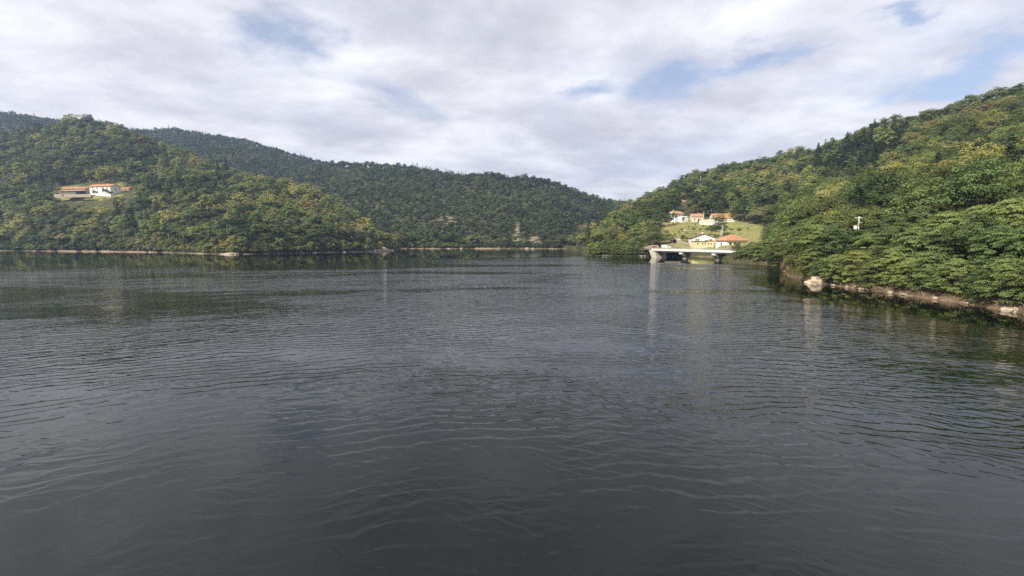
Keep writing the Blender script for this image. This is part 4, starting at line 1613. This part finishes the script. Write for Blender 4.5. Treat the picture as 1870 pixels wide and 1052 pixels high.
o.location = (b[0], 241, ROADZ - 0.1)

# --- road
rd = MB()
rp = [(1150, 268), (1180, 252), (1192, 238), (1198, 229)]


def strip(name, pts, w, mat, zoff=0.0, **props):
    v, f = [], []
    for i, (x, y, z) in enumerate(pts):
        a, c = np.array(pts[max(0, i - 1)]), np.array(pts[min(len(pts) - 1, i + 1)])
        t = (c - a)[:2]
        t = t / np.linalg.norm(t)
        n = np.array([-t[1], t[0]])
        for s_ in (-1, 1):
            v.append((x + n[0] * w / 2 * s_, y + n[1] * w / 2 * s_, z + zoff))
        for s_ in (-1, 1):
            v.append((x + n[0] * w / 2 * s_, y + n[1] * w / 2 * s_, z + zoff - 0.5))
    for i in range(len(pts) - 1):
        k = i * 4
        f += [(k, k + 4, k + 5, k + 1), (k, k + 2, k + 6, k + 4), (k + 1, k + 5, k + 7, k + 3)]
    return link(name, mesh_from(name, v, f), mat, **props)


BL, BR = np.array([72.0, 224.0]), np.array([92.5, 184.0])     # bridge axis in plan
ax = (BR - BL) / np.linalg.norm(BR - BL)
nrm = np.array([-ax[1], ax[0]])                              # away from the camera side? checked below
if nrm @ BL < 0:
    nrm = -nrm
W2 = 3.3
mid = lambda s_, o_: BL + ax * s_ + nrm * o_
path = [mid(-14, W2 + 4), mid(-7, W2 + 1), mid(0, W2), mid(46, W2), mid(56, W2 + 2), mid(70, W2 + 6)]
strip('road', [(p[0], p[1], ROADZ + 0.012) for p in path], 6.0, M['asphalt'], kind='structure')
q = [(1338, 411.5, 300), (1352, 407, 292), (1370, 409, 280), (1392, 414, 268), (1420, 420, 250)]
strip('path', [tuple(at(*x) + np.array([0, 0, 0.2])) for x in q], 2.4, M['gravel'], kind='structure')

# ------------------------------------------------------------------ bridge
BLEN = 50.0
br = thing('bridge', 'pale concrete road bridge with two hammerhead piers across the side inlet', 'bridge', (BL[0], BL[1], 0), math.atan2(ax[1], ax[0]))
SD = 1.0 if (Matrix.Rotation(math.atan2(ax[1], ax[0]), 2) @ Vector((0, 1))).dot(Vector(nrm)) > 0 else -1.0    # +y local = far side?


def yb_(a, b):
    a, b = a * SD, b * SD
    return (min(a, b), max(a, b))


def bbox(m, x0, x1, n0, n1, z0, z1):
    y0, y1 = yb_(n0, n1)
    return m.box(x0, x1, y0, y1, z0, z1)


DZ = ROADZ
bbox(MB(), -1, BLEN, 0, 6.6, DZ - 0.32, DZ).build('deck', M['concrete'], br)
fas = bbox(MB(), -1, BLEN, -0.25, -0.003, DZ - 0.66, DZ + 0.36).build('fascia', M['concrete'], br)
bbox(MB(), -1, BLEN, 6.603, 6.85, DZ - 0.62, DZ + 0.28).build('fascia', M['concrete'], br)
for n0 in (0.5, 2.2, 3.9, 5.5):
    bbox(MB(), -0.5, BLEN, n0, n0 + 0.55, DZ - 1.25, DZ - 0.323).build('girder', M['concrete'], br)
for side, nn in (('near', -0.14), ('far', 6.7)):
    rl = bbox(MB(), -1, BLEN, nn - 0.04, nn + 0.04, DZ + 0.95, DZ + 1.03)
    bbox(rl, -1, BLEN, nn - 0.03, nn + 0.03, DZ + 0.6, DZ + 0.66)
    rl.build('rail', M['rail'], br)
    for k in range(26):
        bbox(MB(), -0.9 + k * 2.0, -0.8 + k * 2.0, nn - 0.05, nn + 0.05, DZ + 0.363, DZ + 0.95).build('rail_post', M['rail'], br)
for xs in (17.5, 35.5):
    y0, y1 = 0.0, 6.6
    prof = [(y0 * SD, DZ - 1.253), (y1 * SD, DZ - 1.253), (y1 * SD, DZ - 1.95), (4.4 * SD, DZ - 2.9), (2.2 * SD, DZ - 2.9), (y0 * SD, DZ - 1.95)]
    cap = MB().prism(prof, 'x', xs - 0.9, xs + 0.9).build('pier_cap', M['concrete'], br)
    bbox(MB(), xs - 0.75, xs + 0.75, 2.35, 4.25, -4, DZ - 2.903).build('pier', M['concrete_dark'], br)
# abutments
prof = [(-3.0, DZ - 0.35), (0.4, DZ - 0.35), (0.4, DZ - 1.26), (1.4, DZ - 1.26), (3.4, -2.5), (0.6, -2.5)]
y0, y1 = yb_(-0.2, 6.8)
MB().prism(prof, 'y', y0, y1).build('abutment', M['concrete_old'], br)
y0, y1 = yb_(-0.35, 6.9)
prof = [(BLEN - 3.0, DZ - 1.27), (BLEN + 4, DZ - 1.27), (BLEN + 4, -2.5), (BLEN - 5, -2.5)]
MB().prism(prof, 'y', y0, y1).build('abutment', M['concrete_old'], br)
# sand and scrub bank behind the piers is part of the hillside

# ------------------------------------------------------------------ parked vehicles behind the parapet


def car(px, d, z, rz, label, mat, van=False):
    b = at(px, 455, d)
    o = thing('parked_van' if van else 'parked_car', label, 'van' if van else 'car', (b[0], d, z), rz)
    if van:
        prof = [(-2.4, .35), (2.4, .35), (2.45, .9), (2.2, 1.15), (1.75, 1.95), (1.5, 2.05), (-2.3, 2.05), (-2.45, 1.8)]
    else:
        prof = [(-2.0, .32), (2.0, .32), (2.05, .7), (1.1, .9), (.45, 1.42), (-1.2, 1.45), (-1.9, .95), (-2.05, .8)]
    MB().prism(prof, 'y', -0.85, 0.85).build('body', M[mat], o)
    for s_ in (-1, 1):
        if van:
            MB().prism([(0.5, 1.2), (2.05, 1.2), (1.65, 1.85), (0.5, 1.85)], 'y', s_ * 0.853 - .004, s_ * 0.853 + .004).build('window', M['pane'], o)
        else:
            MB().prism([(-1.5, .95), (.9, .95), (.4, 1.34), (-1.15, 1.36)], 'y', s_ * 0.853 - .004, s_ * 0.853 + .004).build('window', M['pane'], o)
        for x in (-1.3, 1.3):
            w = MB()
            w.tube([(x, s_ * 0.68, .33), (x, s_ * 0.88, .33)], 0.33, 12)
            ty = w.build('wheel', M['rubber'], o)
            MB().tube([(x, s_ * 0.881, .33), (x, s_ * 0.89, .33)], 0.19, 10).build('rim', M['rail'], ty)
        MB().box(2.0, 2.08, s_ * 0.6 - .16, s_ * 0.6 + .16, .62, .78).build('headlight', M['car_white'], o)
    return o


def on_bridge(s_, o_):
    p = mid(s_, o_)
    return p


p = mid(-4.5, 5.6)
car(to_px((p[0], p[1], 5))[0], p[1], ROADZ + 0.02, math.radians(-20), 'red car parked beyond the left end of the bridge', 'car_red')
car(1216, 243, ROADZ + 0.02, math.radians(-8), 'white van parked right of the red car behind the bridge', 'car_white', True)
link('parking_yard', MB().box(-9, 9, -5, 9, -1.5, 0).mesh('parking_yard'), M['gravel'], kind='structure').location = (86, 243, ROADZ - 0.01)

# ------------------------------------------------------------------ poles


def pole(px, py_base, d, h, r, label, mat='wood', arm=0.0, z=None, brace=False):
    b = at(px, py_base, d)
    z = b[2] if z is None else z
    o = thing('utility_pole', label, 'pole', (b[0], d, z))
    MB().tube([(0, 0, -1.5), (0, 0, h)], [r, r * 0.65], 8).build('post', M[mat], o)
    if arm:
        ca = MB().box(-arm / 2, arm / 2, -0.06, 0.06, h - 0.45, h - 0.3).build('crossarm', M[mat], o)
        for k in (-1, 0, 1):
            MB().tube([(k * arm * 0.42, 0, h - 0.3), (k * arm * 0.42, 0, h - 0.08)], 0.05, 6).build('insulator', M['white'], ca)
    if brace:
        MB().tube([(-2.2, 0, -1.5), (0, 0, h * 0.82)], [r * 0.9, r * 0.6], 7).build('brace', M[mat], o)
    return o


pole(1284.5, 407, 305, 7.6, 0.22, 'pale pole standing right of the cream meadow house', 'concrete')
pole(1318, 441, 250, 8.8, 0.16, 'tall pale braced pole between white house and hipped roof house', 'concrete', 1.2, brace=True)
pole(1307, 455, 241, 5.0, 0.12, 'thin pale pole at the right corner of the yellow building', 'concrete', z=ROADZ)
pole(1279, 336, 480, 8.0, 0.22, 'small lone pole high in the trees above the village', 'concrete', 1.5)
pl = pole(1567, 423, 100, 3.4, 0.19, 'white concrete pole with a crossbar rising from the right bank trees', 'white', 0)
zb = pl.location.z
MB().box(-1.0, 1.3, -0.07, 0.07, 3.05, 3.2).build('crossarm', M['white'], pl)
MB().tube([(0.0, 0, 1.9), (0.75, 0, 2.0)], 0.06, 6).build('bracket', M['white'], pl)
MB().box(-0.95, -0.45, -0.2, 0.2, 0.5, 1.35).build('switch_box', M['white'], pl)
MB().tube([(0, 0, -14), (0, 0, 0)], 0.2, 8).build('lower_post', M['white'], pl)

# ------------------------------------------------------------------ village trees and shrubs
r6 = np.random.default_rng(66)


def solo(px, py, d, hpx, kind, label, cat='tree', name=None, var=0, z=None):
    b = at(px, py, d)
    cm, tm, h, r = pick(dict(p=b, kind=kind, var=var))
    s_ = hpx * d / FPX / h
    p = b.copy()
    if z is not None:
        p[2] = z
    return put_tree(dict(p=p, kind=kind, var=var, s=s_, rz=r6.uniform(0, 6)), label, None, name, False, cat)


for i, (px, d_, hp_) in enumerate([(1179, 240, 13), (1186, 236, 11), (1190, 233, 8)]):
    o = solo(px, 462, d_, hp_, 'light', 'bright shrub at the foot of the left bridge end, %s from left' % ORD[i + 1], 'shrub', 'shrub', i, z=0.6)
for i, (px, py, d_, hp_, kd) in enumerate([(1347, 405, 300, 34, 'mid'), (1356, 410, 292, 44, 'dark'), (1371, 414, 284, 40, 'mid'), (1387, 418, 274, 40, 'olive'), (1340, 401, 328, 30, 'dark')]):
    o = solo(px, py, d_, hp_, kd, '%s tree of the dense row right of the broad terrace house, %s planted' % (COLOUR[kd], ORD[i + 1]), var=i)
solo(1221, 417, 300, 26, 'dark', 'round dark tree at the left edge of the meadow', var=1)
solo(1229, 408, 304, 20, 'mid', 'green tree before the leftmost meadow house', var=2)
solo(1312, 417, 296, 26, 'olive', 'loose olive tree growing before the broad terrace house', var=0)
solo(1306, 438, 270, 30, 'dark', 'dark tree behind the white gabled house roof', var=2)
solo(1322, 432, 272, 24, 'mid', 'green tree between the braced pole and the meadow', var=1)
solo(1229, 456, 247, 17, 'plum', 'purple leaved tree behind the bridge parapet', name='purple_tree', z=ROADZ)
solo(1246, 441, 262, 13, 'mid', 'green shrub above the stone terrace wall', 'shrub', 'shrub', 1)
solo(1213, 447, 258, 17, 'light', 'bright green tree left of the stone terrace wall', var=2)
solo(1204, 449, 254, 24, 'mid', 'green tree above the masonry wall at the bridge end', var=0)
solo(1192, 452, 247, 30, 'dark', 'dark tree above the left end of the bridge', var=1)
solo(1223, 438, 266, 12, 'olive', 'olive shrub at the foot of the meadow, left side', 'shrub', 'shrub', 0)
solo(1266, 424, 282, 9, 'mid', 'lone green shrub in the middle of the meadow', 'shrub', 'shrub', 1)
solo(1279, 424, 278, 8, 'dark', 'dark shrub on the meadow behind the white house chimney', 'shrub', 'shrub', 2)
solo(1291, 426, 277, 11, 'dark', 'dark shrub on the meadow right of the chimneys', 'shrub', 'shrub', 0)
solo(1269, 413, 298, 5, 'mid', 'tiny shrub on the upper meadow below the cream house', 'shrub', 'shrub', 1)
solo(1254, 431, 272, 8, 'olive', 'olive bush on the meadow above the terrace wall', 'shrub', 'shrub', 2)
solo(1240, 428, 276, 6, 'mid', 'small green bush on the left part of the meadow', 'shrub', 'shrub', 0)
solo(1313, 452, 236, 10, 'mid', 'green hedge bush before the hipped roof house', 'shrub', 'shrub', 1)
solo(1366, 421, 262, 5, 'dark', 'small dark bush on the slope beside the path', 'shrub', 'shrub', 1)
for i, (px, py, d, hp_, kd) in enumerate([(1217, 431, 276, 7, 'olive'), (1226, 445, 261, 10, 'light'), (1233, 434, 270, 6, 'yellow'), (1218, 441, 265, 9, 'mid'), (1245, 424, 284, 5, 'brown'),
                                           (1258, 418, 292, 4, 'olive'), (1284, 417, 290, 4, 'mid'), (1298, 420, 286, 6, 'olive'), (1300, 429, 276, 8, 'mid'), (1335, 425, 268, 6, 'olive'), (1349, 427, 260, 7, 'mid'), (1254, 441, 262, 7, 'yellow')]):
    o = solo(px, py, d, hp_ * 1.5, kd, '%s scrub bush on the meadow slope, %s in the scatter' % (COLOUR[kd], ORD[i + 1]), 'shrub', 'shrub', i)
    o['group'] = 'scrub bushes on the meadow'
# farm
solo(193, 358, 398, 14, 'mid', 'green tree covering the middle of the farmhouse wall', var=1)
solo(173, 357, 400, 10, 'brown', 'small reddish tree before the left end of the farmhouse', var=0)
solo(203, 359, 396, 9, 'plum', 'small purple bush before the farmhouse door', 'shrub', 'purple_shrub')
o = link('meadow_rock', None)
bpy.data.objects.remove(o)

# ------------------------------------------------------------------ rocks


def rock_mesh(name, rg, sx, sy, sz, rough=0.22, sub=3, mat='rock'):
    bm = bmesh.new()
    bmesh.ops.create_icosphere(bm, subdivisions=sub, radius=1.0)
    off = rg.uniform(0, 50, 2)
    for v in bm.verts:
        p = np.array(v.co)
        n = float(fbm(np.array([p[0] * 1.5 + off[0] + p[2]]), np.array([p[1] * 1.5 + off[1] - p[2] * 0.7]), 5, 5)[0])
        n = round(n * 5) / 5 * 0.5 + n * 0.5
        q = p * (1 + rough * n)
        q = np.sign(q) * np.abs(q) ** 0.85
        v.co = (q[0] * sx, q[1] * sy, q[2] * sz)
    me = bpy.data.meshes.new(name)
    bm.to_mesh(me)
    bm.free()
    me.materials.append(M[mat])
    return me


r7 = np.random.default_rng(77)


def rock(px, d, sx, sz, label, group=None, mat='rock', name='shore_rock', z=0.0, sy=None):
    x = (px - 935) / FPX * d / math.cos(PITCH)
    o = link(name, rock_mesh(name, r7, sx, sy or sx * 0.8, sz, 0.55 if name == 'boulder' else 0.4, 4 if name == 'boulder' else 3, mat), None)
    o.location = (x, d, z)
    o.rotation_euler = (0, 0, r7.uniform(0, 6))
    tag(o, label, 'rock', group)
    return o


bo = rock(1492, 89.4, 1.75, 1.45, 'large pale boulder at the water edge of the right bank', None, 'boulder', 'boulder', 0.1, 1.3)
bo.rotation_euler = (0.12, -0.15, 0.3)
rock(1476, 91.2, 0.8, 0.35, 'flat pale stone just left of the large boulder', None, 'boulder', 'boulder', 0.08)
rock(1506, 88.0, 0.55, 0.3, 'small stone just right of the large boulder', None, 'boulder', 'boulder', 0.08)
rock(1852, 54.6, 1.1, 0.42, 'pale flat ledge stone at the right edge of the water', None, 'rock', 'boulder', 0.1)
rock(1868, 54.0, 0.9, 0.5, 'pale ledge stone cut by the right edge of the picture', None, 'rock', 'boulder', 0.12)
tipn = [(700, 350, 3.2, 3.2), (693, 346, 2.6, 1.7), (706, 353, 2.4, 1.9), (712, 357, 2.0, 1.3), (686, 342, 2.2, 1.2), (717, 362, 1.8, 1.0), (678, 339, 1.8, 0.9)]
for i, (px, d, sx, sz) in enumerate(sorted(tipn)):
    rock(px, d, sx, sz, 'pale rock at the tip of the left point, %s from the left' % ORD[i + 1], 'rocks at the left point', 'rock', z=0.2)
ledge = [(414, 274, 3.2, 0.5), (426, 272, 4.2, 0.95), (434, 273, 2.6, 0.6), (455, 277, 2.4, 0.4), (466, 280, 1.6, 0.5), (557, 301, 1.7, 0.5), (579, 306, 1.3, 0.4), (182, 338, 1.8, 0.3), (233, 328, 2.6, 0.35), (322, 304, 1.9, 0.3), (631, 321, 1.5, 0.5)]
for i, (px, d, sx, sz) in enumerate(sorted(ledge)):
    rock(px, d + 0.8, sx, sz, 'pale ledge on the left shore, %s from the left' % ORD[i + 1], 'pale ledges along the left shore', 'rock', z=0.1)
fr = [(748, 451, 2.2, 0.5), (803, 447, 2.6, 1.1), (822, 447, 3.5, 0.6), (843, 447, 1.8, 0.9), (911, 446, 2.5, 0.6), (962, 444, 2.2, 1.1), (973, 443.5, 1.6, 0.8), (1006, 443, 2.8, 0.5)]
for i, (px, d, sx, sz) in enumerate(sorted(fr)):
    rock(px, d + 1, sx, sz, 'pale rock on the far shore, %s from the left' % ORD[i + 1], 'pale rocks along the far shore', 'rock', z=0.1)
for i, (px, off, sx, sz) in enumerate([(1079, 0.6, 0.7, .2), (1101, 0.7, 0.9, .2), (1106, 0.6, 0.5, .2), (1149, 0.8, 0.8, .2), (1170, 0.6, 1.0, .25), (1176, 0.7, 0.6, .3)]):
    rock(px, shore_d(px) + off, sx, sz, 'pale stone at the waterline left of the bridge, %s from left' % ORD[i + 1], 'stones on the spur waterline', 'rock', z=0.1)
for i, px in enumerate([1522, 1546, 1575, 1628, 1655, 1690, 1712, 1742, 1768, 1792, 1815, 1835]):
    rock(px, shore_d(px) + r7.uniform(0.1, 0.9), r7.uniform(0.25, 0.6), r7.uniform(0.15, 0.3), 'small brown stone on the right bank waterline, %s from the boulder' % ORD[i + 1], 'small stones on the right bank', 'rock', z=0.15)
rock(1247, 286, 0.9, 0.5, 'single white stone lying on the meadow slope', None, 'boulder', 'meadow_stone', hillE.z_at(1247, 286) + 0.25)

# ------------------------------------------------------------------ dead branches and reeds on the right bank


def dead_branch(px, off, size, n, label, seed):
    rr = np.random.default_rng(seed)
    b = bank_point(px, off)
    b[2] = max(b[2], 0.1)
    o = thing('dead_branch', label, 'branch', b, rr.uniform(0, 6.28), 'dead branches on the right bank')
    for k in range(n):
        a = rr.uniform(0, 6.28)
        L = size * rr.uniform(0.5, 1.0)
        e = np.array([math.cos(a), math.sin(a), rr.uniform(0.1, 0.8)]) * L
        m_ = e * 0.5 + rr.normal(size=3) * 0.12 * L
        s0 = rr.normal(size=3) * 0.15 * size
        s0[2] = 0
        mb = MB().tube([s0, s0 + m_, s0 + e], [0.05, 0.035, 0.012], 5)
        f = s0 + m_
        mb.tube([f, f + np.array([rr.normal() * .3, rr.normal() * .3, rr.uniform(0.1, 0.5)]) * L], [0.025, 0.008], 4)
        mb.build('twig', M['drift'], o)
    return o


for i, (px, off, size, n) in enumerate([(1592, 0.6, 1.2, 12), (1601, 0.7, 1.6, 16), (1612, 0.8, 1.4, 12), (1625, 0.8, 1.0, 8), (1668, 1.0, 1.2, 8), (1684, 0.8, 1.0, 7), (1722, 0.9, 0.9, 6), (1782, 0.4, 1.3, 3), (1826, 0.8, 1.2, 8), (1838, 0.8, 0.9, 7), (1440, 0.8, 1.6, 10), (1433, 0.8, 1.4, 8)]):
    dead_branch(px, off, size, n, 'tangle of dry dead branches at the right waterline, %s from the boulder' % ORD[i + 1] if i < 10 else 'dry dead twigs on the bank point left of the boulder, %s clump' % ORD[i - 9], 900 + i)


def tuft_mesh(name, rg, n, h, w, mat):
    V = []
    for _ in range(n):
        a = rg.uniform(0, 6.28)
        rr = rg.uniform(0, w)
        b = np.array([math.cos(a) * rr, math.sin(a) * rr, -0.1])
        t_ = b + np.array([math.cos(a) * h * 0.35 + rg.normal() * .1, math.sin(a) * h * 0.35 + rg.normal() * .1, h * rg.uniform(0.6, 1.1)])
        s_ = np.array([-math.sin(a), math.cos(a), 0]) * 0.03
        m_ = (b + t_) / 2 + np.array([0, 0, 0.12 * h])
        V += [b - s_, b + s_, m_ + s_, m_ - s_, m_ - s_, m_ + s_, t_ + s_ * .2, t_ - s_ * .2]
    return card_mesh(name, np.array(V), M[mat])


tufts = [tuft_mesh('reed_tuft', r7, 70, 1.5, 0.55, 'reed'), tuft_mesh('grass_tuft', r7, 90, 1.0, 0.6, 'grasstuft')]
k = 0
for px, off, which, s_ in [(1429, 1.2, 0, 1.1), (1434, 1.4, 1, 1.2), (1438, 2.0, 0, 1.0), (1443, 1.8, 1, 1.3), (1449, 2.2, 1, 1.4), (1455, 1.8, 1, 1.2), (1462, 2.4, 1, 1.5), (1470, 2.2, 1, 1.4), (1479, 2.0, 1, 1.2), (1437, 1.0, 1, .9), (1456, 3.2, 0, 1.1), (1447, 3.4, 1, 1.5), (1486, 2.6, 1, 1.3), (1427, 2.2, 0, 1.2)]:
    b = bank_point(px, off)
    o = link('reed_clump' if which == 0 else 'grass_clump', tufts[which], None)
    o.location = b
    o.scale = (s_,) * 3
    o.rotation_euler = (0, 0, r7.uniform(0, 6))
    k += 1
    tag(o, '%s on the bank point left of the boulder, %s of the tufts' % ('dry reed clump' if which == 0 else 'green grass clump', ORD[k]), 'grass', 'grass clumps on the bank point')
# dry grass fringe along the waterline of the right bank (nobody could count it)
V = []
for px in np.concatenate([np.arange(1325, 1428, 0.8), np.arange(1440, 1960, 1.3)]):
    off = r7.uniform(0.7, 2.6)
    b = bank_point(px, off)
    for _ in range(5):
        a = r7.uniform(0, 6.28)
        h = r7.uniform(0.15, 0.55) * (2.0 if px < 1428 else 1.0)
        q0 = b + np.array([r7.normal() * .35, r7.normal() * .35, -0.05])
        t_ = q0 + np.array([math.cos(a) * h * .5, math.sin(a) * h * .5, h])
        s_ = np.array([-math.sin(a), math.cos(a), 0]) * 0.03
        V += [q0 - s_, q0 + s_, t_ + s_ * .2, t_ - s_ * .2]
o = link('bank_grass', card_mesh('bank_grass', np.array(V), M['reed']), None, kind='stuff', label='thin dry grass along the right waterline', category='grass')

# bushes filling the bank point
for i, (px, off, hh_, kind) in enumerate([(1436, 4.0, 3.0, 'yellow'), (1446, 4.2, 3.2, 'olive'), (1458, 4.0, 3.4, 'light'), (1470, 3.6, 3.2, 'light'), (1480, 3.6, 3.0, 'yellow'), (1430, 7, 4.0, 'mid'), (1441, 8, 5.0, 'mid'), (1452, 8.5, 5.5, 'light')]):
    b = bank_point(px, off)
    cm, tm, h, r = pick(dict(p=b, kind=kind, var=i))
    put_tree(dict(p=b, kind=kind, var=i, s=hh_ / h, rz=i * 1.3), '%s bush on the bank point left of the boulder, %s of the clump' % (COLOUR[kind], ORD[i + 1]), 'bushes on the bank point', 'bush', False, 'bush')

# floating twig and leaves
o = MB().tube([P(1297, 712, 25.9) * np.array([1, 1, 0]), (P(1335, 709, 26.2)) * np.array([1, 1, 0]) + np.array([0, 0, .02]), P(1382, 709, 26.2) * np.array([1, 1, 0])], [0.02, 0.03, 0.012], 6).build('floating_stick', M['darkwood'], label='thin dark stick floating on the lake, right of centre', category='stick')

# ------------------------------------------------------------------ haze
hz = MB().box(-3000, 3000, -160, 2300, -11, 345).mesh('haze')
t = NT('valley_air')
pv = t.n('ShaderNodeVolumePrincipled')
pv.inputs['Color'].default_value = (0.42, 0.56, 0.84, 1)
pv.inputs['Density'].default_value = 0.00020
pv.inputs['Anisotropy'].default_value = 0.2
t.l(pv.outputs[0], t.out.inputs['Volume'])
link('haze', hz, t.m, kind='stuff', label='thin bluish summer haze filling the valley', category='haze')
